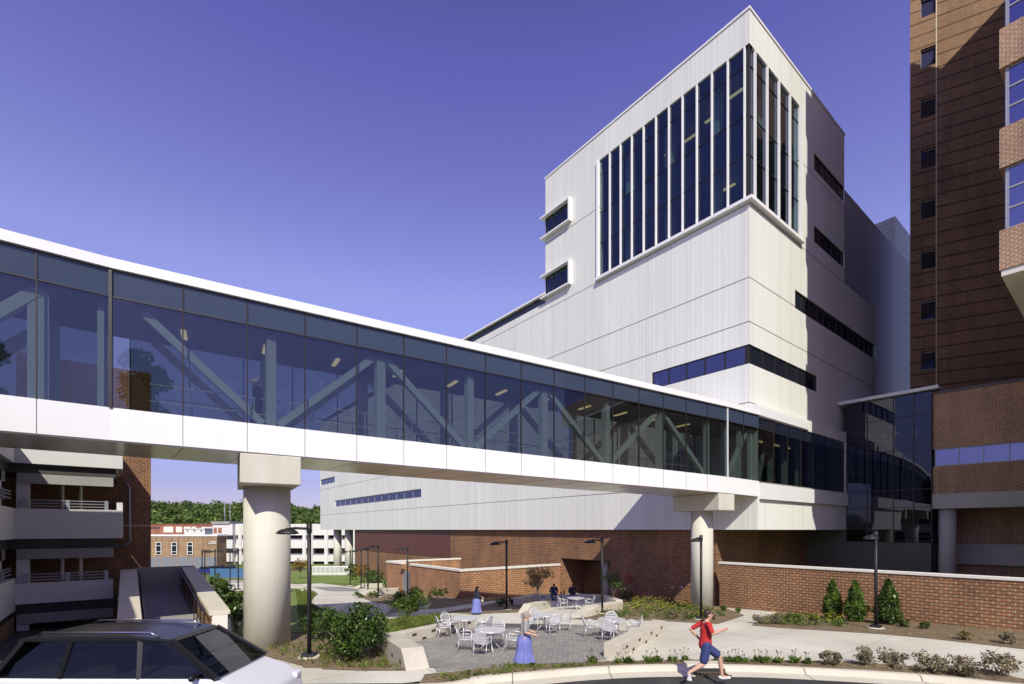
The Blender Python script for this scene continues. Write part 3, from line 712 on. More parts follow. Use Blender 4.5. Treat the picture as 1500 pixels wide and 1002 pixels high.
# truss (both sides): Warren diagonals with verticals
L1 = (C_-B_).length
tn = [(.5+3.87*j)/L1 for j in range(8)]
for d in (.42, WID-.42):
    for j, t in enumerate(tn):
        if j == 0: continue
        w_ = .34 if j % 2 == 0 else .3
        mb = MB(); mb.beam(bp(1,t,d,.06,zb_), bp(1,t,d,-.95,zt_), w_, .3); mb.build('truss_post', 'truss', sb, True)
    for j in range(7):
        a, b = tn[j], tn[j+1]; e = .25/L1
        lo, hi = (bp(1,b-e,d,.1,zb_), bp(1,a+e,d,-1.0,zt_)) if j % 2 == 0 else (bp(1,a+e,d,.1,zb_), bp(1,b-e,d,-1.0,zt_))
        mb = MB(); mb.beam(lo, hi, .24, .24); mb.build('truss_diagonal', 'truss', sb, True)
    for (t0, t1, up) in ((.5,.72,1),(.72,.9,1)):
        mb = MB(); mb.beam(bp(0,t1,d,.06,zb_), bp(0,t1,d,-.95,zt_), .45, .3); mb.build('truss_post', 'truss', sb, True)
        mb = MB(); mb.beam(bp(0,t0,d,.1,zb_), bp(0,t1,d,-1.0,zt_), .34, .3); mb.build('truss_diagonal', 'truss', sb, True)
    mb = MB(); mb.beam(bp(0,.985,d,.06,zb_), bp(0,.985,d,-.95,zt_), .16, .2); mb.build('truss_post', 'truss', sb, True)
    mb = MB(); mb.beam(bp(2,.15,d,.1,zb_), bp(2,.8,d,-1.0,zt_), .2, .2); mb.build('truss_diagonal', 'truss', sb, True)
    for t in (.1,.55,.9):
        mb = MB(); mb.beam(bp(2,t,d,.06,zb_), bp(2,t,d,-.95,zt_), .22, .22); mb.build('truss_post', 'truss', sb, True)
for d in (.75, WID-.75):
    mb = MB()
    for h in (.5, 1.05): mb.beam(bp(1,.03,d,h,zb_), bp(1,.97,d,h,zb_), .035, .035)
    for j in range(1, 15): mb.beam(bp(1,j/15,d,.06,zb_), bp(1,j/15,d,1.05,zb_), .035, .035)
    mb.build('handrail', 'alu', sb, True)
for j in range(11):
    t = .06+.088*j
    mb = MB(); mb.beam(bp(1,t,1.35,-.98,zt_), bp(1,t,2.3,-.98,zt_), .16, .04); mb.build('ceiling_light', 'lamp_on', sb, True)

# bridge piers
def pier(t, r, capl, caph, ptop, label):
    c0 = bp(1,t,1.75,0,zb_); d, nn = seg(B_, C_); ang = math.atan2(d.y, d.x)
    z0 = gz(c0.x,c0.y)-.15
    pr = thing('bridge_pier', label, 'bridge pier', (c0.x,c0.y,z0), ang, 'round piers carrying the skybridge')
    top = c0.z-1.02-z0
    mb = MB(); mb.lathe([(r,0),(r,top-caph)], 64); mb.build('column', 'column', pr)
    mb = MB(); mb.box(-capl/2,capl/2,-1.78,1.7,top-caph,top); mb.build('cap', 'column', pr, bevel=.03)
    return pr
pier(4.36/L1, .8, 1.9, 1.0, 0, 'thick cream round bridge pier beside the black lamp at the ramp')
pier((L1+.72)/L1 if False else .998, .66, 1.45, 1.0, 0, 'slimmer cream round bridge pier by the foreground brick wall')

# ------------------------------------------------------------------ glass link and right-hand buildings
gl = thing('glass_link', 'dark mirror glass link block with thin white roof edge beside the brick wing', 'building link', (46.8,12,0))
ys = [14.88,13.45,11.75,10.5,9.45]
zz = [4.05,6.7,8.05,11.1,13.6,15.3]
for a, b in zip(ys, ys[1:]):
    for e, f in zip(zz, zz[1:]):
        g = MB(); g.quad((46.8,b,e),(46.8,a,e),(46.8,a,f),(46.8,b,f)); g.build('glass_pane', 'lglass', gl, True)
mb = MB()
for y in ys: mb.box(46.74,46.84,y-.025,y+.025,4.05,15.3)
for z in zz[1:-1]: mb.box(46.75,46.83,9.45,14.88,z-.025,z+.025)
mb.build('mullion_grid', 'mull_dark', gl, True)
mb = MB(); mb.box(46.4,54,9.0,15.4,15.32,15.56); mb.build('roof_edge', 'bridge_white', gl, True)
mb = MB(); mb.box(46.85,54,9.5,17.98,-.6,4.03); mb.box(46.85,54,14.95,17.97,4.03,5.6); mb.build('metal_base', 'metal_dark', gl, True)
mb = MB(); mb.quad((53,9.4,4.1),(53,15,4.1),(53,15,15.2),(53,9.4,15.2)); mb.box(46.9,53,9.45,14.8,9.0,9.3); mb.box(46.9,53,9.45,14.8,13.0,13.2); mb.quad((46.9,9.42,4),(53,9.42,4),(53,9.42,15.2),(46.9,9.42,15.2))
mb.build('interior', 'dark_in', gl, True)
for (y, x) in ((14,48.5),(13.2,49.5),(12.2,49),(11.2,49.6)):
    mb = MB(); mb.box(x,x+1.2,y-.05,y+.05,12.9,12.97); mb.build('ceiling_light', 'lamp_on', gl, True)
# low brick building
lb = thing('low_brick_building', 'low brown brick building with ribbon window raised on round concrete columns', 'building', (46.9,9.4,0))
def LB(u, z, d=0): return (46.9+.1*u+d, 9.4-u+.1*d, z)     # u along facade, d inward
def lbox(mb, u0, u1, d0, d1, z0, z1):
    mb.hexa([LB(u0,0,d0)[:2], LB(u1,0,d0)[:2], LB(u1,0,d1)[:2], LB(u0,0,d1)[:2]], z0, z1)
mb = MB(); lbox(mb,0,22,0,9,10.95,15.0); fixn(mb.build('upper_wall', 'brick_tan', lb, True))
mb = MB(); lbox(mb,0,22,0,9,7.65,9.65); fixn(mb.build('lower_wall', 'brick_tan', lb, True))
mb = MB(); lbox(mb,-.06,22,-.06,9.06,15.0,15.18); fixn(mb.build('coping', 'metal_dark', lb, True))
mb = MB(); lbox(mb,-.05,22,-.08,9,6.55,7.64); fixn(mb.build('concrete_band', 'conc_pale', lb, True))
mb = MB(); lbox(mb,.1,22,.12,.2,9.66,10.94); wn = fixn(mb.build('ribbon_window', 'skyglass', lb, True))
mb = MB()
for i in range(13): lbox(mb,.1+1.28*i,.17+1.28*i,.06,.22,9.66,10.94)
lbox(mb,.1,22,.05,.21,9.655,9.73); lbox(mb,.1,22,.05,.21,10.87,10.945)
mb.build('frame', 'mull_grey', wn, True)
mb = MB(); lbox(mb,0,22,.25,9,9.6,11.0); mb.build('interior', 'dark_in', lb, True)
mb = MB(); lbox(mb,.3,22,3.0,9,-.6,6.54); fixn(mb.build('recessed_wall', 'brick_tan', lb, True))
mb = MB(); lbox(mb,.3,22,2.75,2.99,2.4,3.95); fixn(mb.build('concrete_rail', 'conc_pale', lb, True))
for u in (.75,9.5):
    p = LB(u,0,.7); mb = MB(); mb.lathe([(.52,-.6),(.52,6.54)], 32, (p[0],p[1],0)); mb.build('column', 'conc_pale', lb, True)
# tall brick tower
tw = thing('brick_tower', 'tall dark brown brick tower with a column of small square windows', 'tower', (52.7,12.07,0))
du = Vector((.403,-.915)); dn = Vector((.915,.403))
dback = Vector((.985,.17))
def TW(u, z, d=0):
    n_ = dback if d > 5 else dn
    return (52.7+du.x*u+n_.x*d, 12.07+du.y*u+n_.y*d, z)
mb = MB()
us = (0,.72,1.72,26); holes = [44.1-4.27*i for i in range(8)] + [44.1+4.27*i for i in range(1,6)]
zs = sorted([10,75]+[h for z in holes for h in (z,z+1.6)])
for a, b in zip(us, us[1:]):
    for e, f in zip(zs, zs[1:]):
        if a == .72 and any(abs(e-z) < .01 for z in holes): 
            dd = .35
            mb.quad(TW(a,e),TW(b,e),TW(b,e,dd),TW(a,e,dd)); mb.quad(TW(a,f),TW(b,f),TW(b,f,dd),TW(a,f,dd))
            mb.quad(TW(a,e),TW(a,f),TW(a,f,dd),TW(a,e,dd)); mb.quad(TW(b,e),TW(b,f),TW(b,f,dd),TW(b,e,dd)); continue
        mb.quad(TW(a,e),TW(b,e),TW(b,f),TW(a,f))
mb.quad(TW(0,10),TW(0,75),TW(0,75,18),TW(0,10,18)); mb.quad(TW(26,10),TW(26,75),TW(26,75,18),TW(26,10,18)); mb.quad(TW(0,75),TW(26,75),TW(26,75,18),TW(0,75,18)); mb.quad(TW(0,10,18),TW(26,10,18),TW(26,75,18),TW(0,75,18))
mb.build('wall', 'brick_tower', tw, True)
mb = MB()
mb.hexa([TW(1.71,0,-.012)[:2],TW(1.77,0,-.012)[:2],TW(1.77,0,.0)[:2],TW(1.71,0,.0)[:2]],10,75); mb.build('vertical_joint', 'ramp_cap', tw, True)
for z in holes:
    g = MB(); g.quad(TW(.72,z,.28),TW(1.72,z,.28),TW(1.72,z+1.6,.28),TW(.72,z+1.6,.28)); wn = g.build('window', 'dglass', tw, True)
    f = MB(); f.beam(TW(.76,z+.02,.22),TW(.76,z+1.58,.22),.08,.08); f.beam(TW(.81,z+.05,.22),TW(1.7,z+.05,.22),.08,.08); f.beam(TW(.81,z+1.53,.22),TW(1.7,z+1.53,.22),.08,.08); f.build('frame', 'mull_grey', wn, True)
mb = MB(); q = [TW(5.0,12.2,-.1),TW(9,12.2,-.1),TW(9,13.6,-.1),TW(5.0,13.6,-.1)]
for a, b in zip(q, q[1:]+q[:1]): mb.beam(a, b, .08, .08)
mb.build('roof_rail', 'mull_dark', tw, True)
# projecting brick wing overhead
wg = thing('projecting_brick_wing', 'projecting brick hospital wing with banded tall windows overhanging at the frame edge', 'building wing', (33.1,4.15,0))
mb = MB()
bz = [(17.5,19.4),(22.4,24.3),(27.2,29.1),(32.0,33.9),(36.8,38.7),(41.6,43.5),(46.4,49.7)]
for e, f in bz: mb.box(33.1,56,-14,4.15,e,f)
mb.build('brick_band', 'brick_wing', wg, True)
for (e, f), (e2, f2) in zip(bz, bz[1:]):
    g = MB(); g.box(33.3,55.8,-13.8,3.98,f,e2); wn = g.build('window_band', 'skyglass', wg, True)
    fr = MB()
    for y in (4.0,-.2,-4.4,-8.6): fr.box(33.24,33.32,y-.16,y-.04,f+.003,e2-.003)
    for i in range(4): 
        z = f+.05+(e2-f-.1)*i/3; fr.box(33.25,33.31,-13.7,3.84,z-.04,z+.04)
    fr.build('frame', 'mull_grey', wn, True)
mb = MB(); mb.box(34,47.8,-10,4.0,49.72,53); mb.build('unseen_shade_block', 'brick_wing', wg, True)  # unseen block added on the roof to shade the set-back wing's top
mb = MB(); mb.box(33.16,55.9,-13.9,4.09,17.2,17.49); mb.build('soffit', 'stone_cap', wg, True)
mb = MB(); mb.box(34.2,55,-13.5,2.6,0.2,17.18); mb.build('unseen_base_wall', 'brick_tan', wg, True)  # unseen wall added below so the wing's shade reaches lower
mb = MB(); mb.box(33.5,55.6,-13.6,3.8,17.6,49.6); mb.build('core', 'dark_in', wg, True)

# ------------------------------------------------------------------ brick garden walls
def capped_wall(name, label, x0, x1, y0, y1, ztop, zbot, cap=.14, over=.06, m='brick', capm='stone_cap'):
    t = thing(name, label, 'garden wall', ((x0+x1)/2,(y0+y1)/2,zbot))
    mb = MB(); mb.box(x0,x1,y0,y1,zbot,ztop-cap); mb.build('brickwork', m, t, True)
    mb = MB(); mb.box(x0-over,x1+over,y0-over,y1+over,ztop-cap,ztop); mb.build('coping', capm, t, True, bevel=.015)
    return t
capped_wall('brick_wall', 'long low brick garden wall with pale coping behind the three conifers', 31.0, 31.4, -6, 17.2, 2.87, -.6)
en = thing('brick_enclosure', 'low brick enclosure with white coping against the building by the woman', 'garden wall', (21.2,33.6,-.9))
mb = MB(); mb.box(20.95,21.3,33.4,42.3,-1.6,1.66); mb.box(21.3,31.94,33.4,33.75,-1.4,1.66); mb.box(20.95,21.3,44.0,47.5,-2,1.66); mb.box(21.3,29.6,47.2,47.5,-2,1.66)
mb.build('brickwork', 'brick_orange', en, True)
mb = MB(); mb.box(20.88,21.37,33.33,42.36,1.661,1.83); mb.box(21.37,31.93,33.33,33.82,1.661,1.83); mb.box(20.88,21.37,43.95,47.57,1.661,1.83); mb.box(21.37,29.66,47.13,47.57,1.661,1.83)
mb.build('coping', 'stone_cap', en, True)
mb = MB(); mb.box(21.05,21.2,42.4,43.95,-1.6,1.0); mb.build('gate', 'steel_grey', en, True)

# seat walls
def seat_wall(p, q, label, thick=.45, h=.46, s0=0, s1=0, lights=(), m='seatwall', side=1):
    p = Vector(p); q = Vector(q); d = (q-p); L = Vector((d.x,d.y)).length; ang = math.atan2(d.y, d.x)
    t = thing('seat_wall', label, 'seat wall', p, ang, 'concrete seat walls of the plaza')
    dz = q.z-p.z; b = -.25
    prof_ = [(0,b),(L,b+dz),(L,dz+.05 if s1 else dz+h)] + ([(L-s1,dz*(1-s1/L)+h)] if s1 else []) + ([(s0,h+dz*s0/L)] if s0 else []) + [(0,.05 if s0 else h)]
    mb = MB(); mb.prism(prof_, -thick/2, thick/2); o = fixn(mb.build('wall_body', m, t, bevel=.018))
    for u, zz_ in lights:
        for sd in ((side,) if side else (1,-1)):
            y = sd*thick/2
            mb = MB(); mb.box(u*L-.13,u*L+.13,y-.004,y+.004,zz_+dz*u-.05,zz_+dz*u+.05); mb.build('recessed_light', 'iron', t)
    return t
LT = [(.12,.3),(.36,.3),(.62,.3),(.88,.3),(.24,.08),(.5,.08),(.75,.08)]
seat_wall(G(585,944), G(692,919), 'long concrete seat wall between the lawn and the paved patio', lights=LT, side=-1)
seat_wall(G(566,946), G(612,981), 'short concrete seat wall with sloping end beside the round shrub', .62, .5, s1=.75, lights=[(.85,.12),(.6,.12)], side=-1)
seat_wall(G(896,965), G(966,925), 'concrete seat wall at the right edge of the paved patio', .55, .5, lights=LT, side=-1)
seat_wall(G(764,899), G(802,890), 'concrete seat wall with sloping end beside the middle lamp post', .5, .5, s0=.9, lights=[(.7,.32)], side=-1)
seat_wall(G(756,887), G(787,879), 'concrete seat wall running back towards the small brown tree', .45, .5, lights=[(.6,.3)], side=-1)
SWB = (G(787,879.5), G(884,880.5))
seat_wall(SWB[0], SWB[1], 'concrete seat wall the two seated men sit on', .5, .47, lights=[(.1,.3),(.35,.3),(.62,.3),(.85,.3)], side=-1)
seat_wall(G(884,881), G(907,890), 'concrete seat wall turning forward beside the flower bed', .5, .5)
seat_wall(G(905,893), G(842,904), 'wedge ended concrete seat wall at the foot of the right middle lamp', .7, .5, s1=2.0)
seat_wall(G(516,862), G(586,860), 'farther low concrete seat wall past the row of lamps', .5, .5, s0=1.2, lights=[(.3,.35),(.9,.35)], side=-1)
seat_wall(G(526,872), G(588,868), 'nearer low concrete seat wall past the row of lamps', .5, .5, s0=1.4, lights=[(.3,.3),(.6,.3)], side=-1)

# ------------------------------------------------------------------ lamps
def lamp_proto():
    t = thing('street_lamp', 'x', 'lamp post', (0,0,0), 0, 'black lamp posts around the plaza')
    mb = MB(); mb.lathe([(.34,-.1),(.34,.06),(.32,.08)], 28); mb.build('footing', 'seatwall', t)
    mb = MB(); mb.box(-.22,.22,-.22,.22,.08,.17); mb.build('base_plate', 'black', t, bevel=.04)
    mb = MB(); mb.tube([(0,0,.15),(0,0,4.34)], .065, 14); mb.build('pole', 'black', t)
    mb = MB(); mb.tube([(0,0,4.12),(0,0,4.42)], .085, 14); mb.build('collar', 'black', t)
    mb = MB(); mb.tube([(-.05,0,4.26),(-.45,0,4.28),(-.78,0,4.24)], [.04,.045,.04], 8); mb.build('arm', 'black', t)
    mb = MB(); mb.lathe([(.02,4.26),(.16,4.25),(.28,4.2),(.36,4.12),(.36,4.09),(.05,4.1)], 28, (-.72,0,0), 1.0, .8); h = mb.build('lamp_head', 'black', t)
    mb = MB(); mb.lathe([(.28,4.088),(.28,4.075),(.05,4.07)], 20, (-.72,0,0), 1.0, .8); mb.build('lens', 'mull_grey', h)
    return t
lp = lamp_proto()
spots = [((453,967),16.2,0,'nearest black lamp post beside the thick cream pier'),
 ((742,893.5),31.0,0,'black lamp post behind the woman in the dark cardigan'),
 ((882,901),28.6,-20,'black lamp post at the wedge ended seat wall'),
 ((1027,909),25.6,50,'black lamp post in front of the slimmer cream pier'),
 ((1283,921),22.3,40,'black lamp post between the conifers at the brick wall'),
 ((554,880),41,-15,'nearest lamp of the receding row by the curving path'),
 ((539,873),46,-40,'second lamp of the receding row by the curving path'),
 ((529,865),54,0,'third lamp of the receding row by the curving path'),
 ((513,858),61,0,'farthest lamp of the receding row by the curving path'),
 ((597,868),45,-10,'lamp post against the gate end of the brick enclosure'),
 ((349,850),52,180,'taller near lamp of the cluster before the blue screen fence'),
 ((337,848),60,180,'thin lamp post just before the blue screen fence'),
 ((315,846),56,180,'lamp post in front of the white garage stair tower'),
 ((300,846),55,180,'lamp post with double arm spacing above the ramp wall end'),
 ((296,845),60,180,'leftmost distant lamp above the ramp wall end')]
for i, ((px, py), Y, rz, lab) in enumerate(spots):
    o = lp if i == 0 else copy_tree(lp); X = (px-750)/F*Y
    place(o, CW(X,Y,zg(Y)), -PHI+R(rz)); o['label'] = lab

# ------------------------------------------------------------------ patio furniture
def chair_proto():
    t = thing('patio_chair', 'x', 'chair', (0,0,0))
    for sx in (-1,1):
        mb = MB(); mb.tube([(sx*.25,.24,0),(sx*.24,.22,.43),(sx*.26,.2,.64)], .014, 6); mb.build('leg', 'alu', t)
        mb = MB(); mb.tube([(sx*.22,-.28,0),(sx*.22,-.2,.43)], .014, 6); mb.build('leg', 'alu', t)
        mb = MB(); mb.tube([(sx*.26,.2,.64),(sx*.27,.05,.66),(sx*.24,-.2,.64)], .017, 6); mb.build('arm', 'alu', t)
    mb = MB()
    for i in range(8):
        y = -.2+.058*i; mb.box(-.23,.23,y,y+.04,.44,.455)
    mb.tube([(-.23,-.22,.44),(-.23,.24,.44),(.23,.24,.44),(.23,-.22,.44),(-.23,-.22,.44)], .014, 6); mb.build('seat', 'alu', t)
    mb = MB(); pts = []
    def bk(z): return -.2-.14*(z-.44)/.46
    for i in range(21):
        a = -.35+ (math.pi+.7)*i/20; z = .64+.25*math.sin(a); pts.append((.25*math.cos(a), bk(z), z))
    mb.tube([(.2,-.2,.44)]+pts+[(-.2,-.2,.44)], .016, 6)
    for i in range(6):
        z = .5+.064*i; hw = .25*math.sqrt(max(.05,1-((z-.64)/.25)**2)) if z > .6 else .235
        mb.beam((-hw,bk(z),z),(hw,bk(z),z),.012,.042)
    mb.build('backrest', 'alu', t)
    return t
def table_proto():
    t = thing('patio_table', 'x', 'table', (0,0,0), 0, 'round metal patio tables')
    mb = MB(); mb.lathe([(.53,.7),(.56,.71),(.56,.73),(.52,.735)], 40); mb.build('tabletop', 'alu', t)
    for i in range(4):
        a = math.pi/2*i+.4; c, s_ = math.cos(a), math.sin(a)
        mb = MB(); mb.tube([(.42*c,.42*s_,0),(.25*c,.25*s_,.18),(.1*c,.1*s_,.38),(.14*c,.14*s_,.56),(.34*c,.34*s_,.7)], .019, 6); mb.build('leg', 'alu', t)
    return t
ch0 = chair_proto(); tb0 = table_proto(); used = [False, False]
tabs = [(680,906.5,'round metal table at the back left of the patio by the seat wall',[(205,'left front seat, its back to the lawn'),(140,'left rear seat near the seat wall'),(-20,'right seat, its back turned to us')], 'back left table'),
 (718,923.5,'front left round metal table nearest the road',[(-105,'near seat, its back facing the road'),(188,'left seat'),(-12,'right seat, seen side on'),(78,'far seat, facing us')], 'front left table'),
 (799,901,'middle round metal table behind the walker in the blue skirt',[(-72,'near seat, its back facing us'),(0,'right seat, seen edge on'),(112,'far seat, facing us'),(215,'left seat behind the walker')], 'middle table'),
 (896,908,'round metal table by the right hand seat wall',[(-108,'near seat, its back facing us'),(180,'left seat, seen edge on'),(78,'far seat, facing us'),(-6,'right seat beside the seat wall')], 'right table'),
 (843.5,876.5,'round metal table in the sheltered corner by the seated men',[(190,'left seat'),(5,'right seat')], 'sheltered corner table')]
for px, py, lab, chs, nm in tabs:
    X, Y = GXY(px, py, .72); p = CW(X, Y, zg(Y)+.02)
    o = tb0 if not used[0] else copy_tree(tb0); used[0] = True
    place(o, p, random.uniform(0,1.5)); o['label'] = lab
    for a, cl in chs:
        o = ch0 if not used[1] else copy_tree(ch0); used[1] = True
        rr = .86; cx, cy = X+rr*math.cos(R(a)), Y+rr*math.sin(R(a)); q = CW(cx, cy, zg(cy)+.02)
        dv = Vector((p.x-q.x, p.y-q.y)); place(o, q, math.atan2(dv.y, dv.x)-math.pi/2+random.uniform(-.12,.12))
        o['label'] = 'slatted metal chair at the %s, %s' % (nm, cl); o['group'] = 'slatted metal patio chairs'

# ------------------------------------------------------------------ people
def remesh(mb, name, m, parent, vox, smooth=2):
    o = mb.build(name, None); o.data.materials.clear()
    r = o.modifiers.new('r', 'REMESH'); r.mode = 'VOXEL'; r.voxel_size = vox
    s = o.modifiers.new('s', 'SMOOTH'); s.iterations = smooth; s.factor = .5
    dg = bpy.context.evaluated_depsgraph_get(); me = bpy.data.meshes.new_from_object(o.evaluated_get(dg))
    bpy.data.objects.remove(o, do_unlink=True)
    me.name = name; me.materials.clear(); me.materials.append(M[m]); me.polygons.foreach_set('use_smooth', [True]*len(me.polygons))
    q = bpy.data.objects.new(name, me); COL.objects.link(q); q.parent = parent; return q
def limb(mb, pts, rs, n=12):
    mb.tube(pts, rs, n)
    for p, r in zip(pts, rs): mb.ball(p, r, 10, 6)
def person(label, loc, rotz, J, look, group=None, cap=None, skirt=None):
    """J: joints in local metres, facing +y. look: materials."""
    t = thing('person', label, 'person', loc, rotz, group)
    V = {k_: Vector(v) for k_, v in J.items()}
    mb = MB(); hd = V['head']; f = V['face'].normalized() if 'face' in V else Vector((0,1,0)); sd = f.cross(Vector((0,0,1))).normalized()
    mb.ball(hd+Vector((0,0,.02)), (.078,.092,.108), 16, 12); mb.ball(hd+f*.03-Vector((0,0,.055)), (.055,.06,.065), 12, 8)
    mb.tube([hd+f*.09+Vector((0,0,.02)), hd+f*.115-Vector((0,0,.018))], [.012,.018], 8)            # nose
    mb.ball(hd+f*.088-Vector((0,0,.055)), (.024,.014,.012), 8, 6)                                   # lips
    for s_ in (-1,1): mb.ball(hd+sd*(.08*s_), (.016,.022,.032), 8, 6)                               # ears
    limb(mb, [V['neck'], hd-Vector((0,0,.06))], [.055,.052])
    ch, pv = V['chest'], V['pelvis']
    limb(mb, [pv, pv.lerp(ch,.5), ch], [.135,.118,.135])
    limb(mb, [V['shL'], ch+Vector((0,0,.08)), V['shR']], [.062,.1,.062])
    limb(mb, [ch, V['neck']], [.12,.06])
    limb(mb, [V['hipL'], pv, V['hipR']], [.1,.12,.1])
    for s_ in 'LR':
        sh, el, wr = V['sh'+s_], V['el'+s_], V['wr'+s_]
        limb(mb, [sh, sh.lerp(el,.5), el, el.lerp(wr,.35), wr], [.052,.048,.04,.042,.029])
        d = (wr-el).normalized(); palm = wr+d*.07; x_ = d.cross(Vector((0,1,.2))).normalized(); nrm = x_.cross(d).normalized()
        limb(mb, [wr, palm], [.03,.036], 10)
        for i, (off, ln) in enumerate(((-.03,.055),(-.01,.07),(.01,.073),(.029,.06))):             # four fingers, curled
            b0 = palm+x_*off+d*.02; b1 = b0+d*ln*.55+nrm*.008; b2 = b1+d*ln*.4+nrm*.03
            limb(mb, [b0,b1,b2], [.0115,.0105,.009], 7)
        th = wr+d*.035+x_*(.03 if s_ == 'R' else -.03); limb(mb, [wr+d*.02, th, th+d*.045+x_*(.012 if s_ == 'R' else -.012)], [.016,.013,.0105], 7)
        hp, kn, an = V['hip'+s_], V['kn'+s_], V['an'+s_]
        limb(mb, [hp, hp.lerp(kn,.5), kn, kn.lerp(an,.35), an], [.09,.08,.058,.058,.038])
        limb(mb, [an, V['to'+s_]], [.04,.034])
    remesh(mb, 'body', look['skin'], t, .0095, 2)
    mb = MB()      # eyes
    for s_ in (-1,1): mb.ball(hd+f*.085+sd*(.032*s_)+Vector((0,0,.022)), .011, 8, 6)
    mb.build('eyes', 'eye', t)
    mb = MB(); hb = look.get('hair_len', 0)
    mb.ball(hd-f*.018+Vector((0,0,.05)), (.09,.1,.09), 14, 10); mb.ball(hd-f*.05+Vector((0,0,0)), (.078,.062,.095), 12, 8)
    if hb: limb(mb, [hd-f*.06, hd-f*.07-Vector((0,0,hb))], [.075,.06])
    remesh(mb, 'hair', look['hair'], t, .012, 1)
    if cap:
        mb = MB(); mb.ball(hd+Vector((0,0,.075)), (.1,.112,.075), 14, 8); mb.tube([hd+f*.08+Vector((0,0,.075)), hd+f*.19+Vector((0,0,.06))], [.06,.045], 8); remesh(mb, 'cap', cap, t, .014, 1)
    def torso(r, low=0.0, sleeve=1.0, name='shirt', m='c_grey'):
        mb = MB(); pl = pv-Vector((0,0,low))
        limb(mb, [pl, pv.lerp(ch,.5), ch], [.155+r,.135+r,.15+r]); limb(mb, [V['shL'], ch+Vector((0,0,.07)), V['shR']], [.07+r,.105+r,.07+r])
        None if skirt else limb(mb, [V['hipL']+Vector((0,0,.02-low)), V['hipR']+Vector((0,0,.02-low))], [.11+r,.11+r])
        for s_ in 'LR':
            sh, el, wr = V['sh'+s_], V['el'+s_], V['wr'+s_]
            e2 = sh.lerp(el, min(1,sleeve*2)); limb(mb, [sh, sh.lerp(e2,.5), e2], [.065+r,.062+r,.056+r])
            if sleeve > .5: limb(mb, [el, el.lerp(wr, (sleeve-.5)*2)], [.056+r,.045+r])
        return remesh(mb, name, m, t, .014, 2)
    if 'jacket' in look:
        torso(.018, .06, .97, 'jacket', look['jacket'])
        if 'shirt' in look:    # shirt front showing between the jacket edges
            mb = MB(); limb(mb, [pv+f*.115-Vector((0,0,.02)), ch+f*.118], [.062,.05]); limb(mb, [ch+f*.1, V['neck']+f*.03], [.055,.045]); remesh(mb, 'shirt', look['shirt'], t, .012, 1)
    else: torso(0, .03, look.get('sleeve', .35), 'shirt', look['shirt'])
    if skirt:
        mb = MB(); zl, rl = skirt
        k2 = (V['anL']+V['anR'])/2
        vs = []; fs = []; N = 56; rings = 14
        for i in range(rings):
            q = i/(rings-1); c = pv.lerp(Vector((k2.x,k2.y,zl)), q); rr = .165+.045*min(1,q/.2) if q < .2 else .21-.015*math.sin((q-.2)/.8*3.14)+(rl-.2)*q*q
            for j in range(N):
                a = 2*math.pi*j/N; w_ = 1+.1*q*math.sin(6*a+1)+.06*q*math.sin(11*a+2*q)
                vs.append((c.x+rr*w_*math.cos(a), c.y+rr*1.12*w_*math.sin(a), c.z+(.05 if i == 0 else 0)))
        for i in range(rings-1):
            for j in range(N): fs.append((i*N+j, i*N+(j+1)%N, (i+1)*N+(j+1)%N, (i+1)*N+j))
        mb.add(vs, fs, True); mb.build('skirt', look['legs'], t)
    else:
        mb = MB(); lng = look.get('leg_len', 1.0)
        limb(mb, [V['hipL'], pv, V['hipR']], [.115,.14,.115])
        for s_ in 'LR':
            hp, kn, an = V['hip'+s_], V['kn'+s_], V['an'+s_]
            if lng >= 1: limb(mb, [hp, hp.lerp(kn,.5), kn, kn.lerp(an,.4), an+Vector((0,0,.02))], [.108,.097,.077,.075,.064])
            else: limb(mb, [hp, hp.lerp(kn,.5), hp.lerp(kn,lng*1.6)], [.112,.108,.104])
        remesh(mb, 'trousers' if lng >= 1 else 'shorts', look['legs'], t, .014, 2)
    for s_ in 'LR':
        mb = MB(); an, to = V['an'+s_], V['to'+s_]; bk = an-(to-an)*.35
        limb(mb, [Vector((bk.x,bk.y,to.z+.01)), an-Vector((0,0,.03)), to], [.042,.046,.04]); remesh(mb, 'shoe', look['shoe'], t, .014, 1)
    return t
def walk(h=1.0, st=.22, lift=.06, arm=.2, elb=None):
    J = dict(pelvis=(0,0,.93), chest=(0,.03,1.27), neck=(0,.035,1.43), head=(0,.065,1.57), shL=(-.18,.02,1.38), shR=(.18,.02,1.38),
      elL=(-.23,-.1-arm*.3,1.11), wrL=(-.22,-.05-arm*.5,.88), elR=(.23,.0+arm*.3,1.11), wrR=(.2,.12+arm,.93),
      hipL=(-.09,0,.9), hipR=(.09,0,.9), knL=(-.09,st*.75,.5), anL=(-.09,st,.09), toL=(-.09,st+.15,.04),
      knR=(.09,-st*.1,.5), anR=(.09,-st*1.1,.12+lift), toR=(.09,-st*1.1+.14,.04+lift*.3))
    return {k_: tuple(c*h for c in v) for k_, v in J.items()}
# heading: local +y rotated by rotz; camera-right is -PHI from +x
RIGHT = -PHI-math.pi/2     # faces camera right
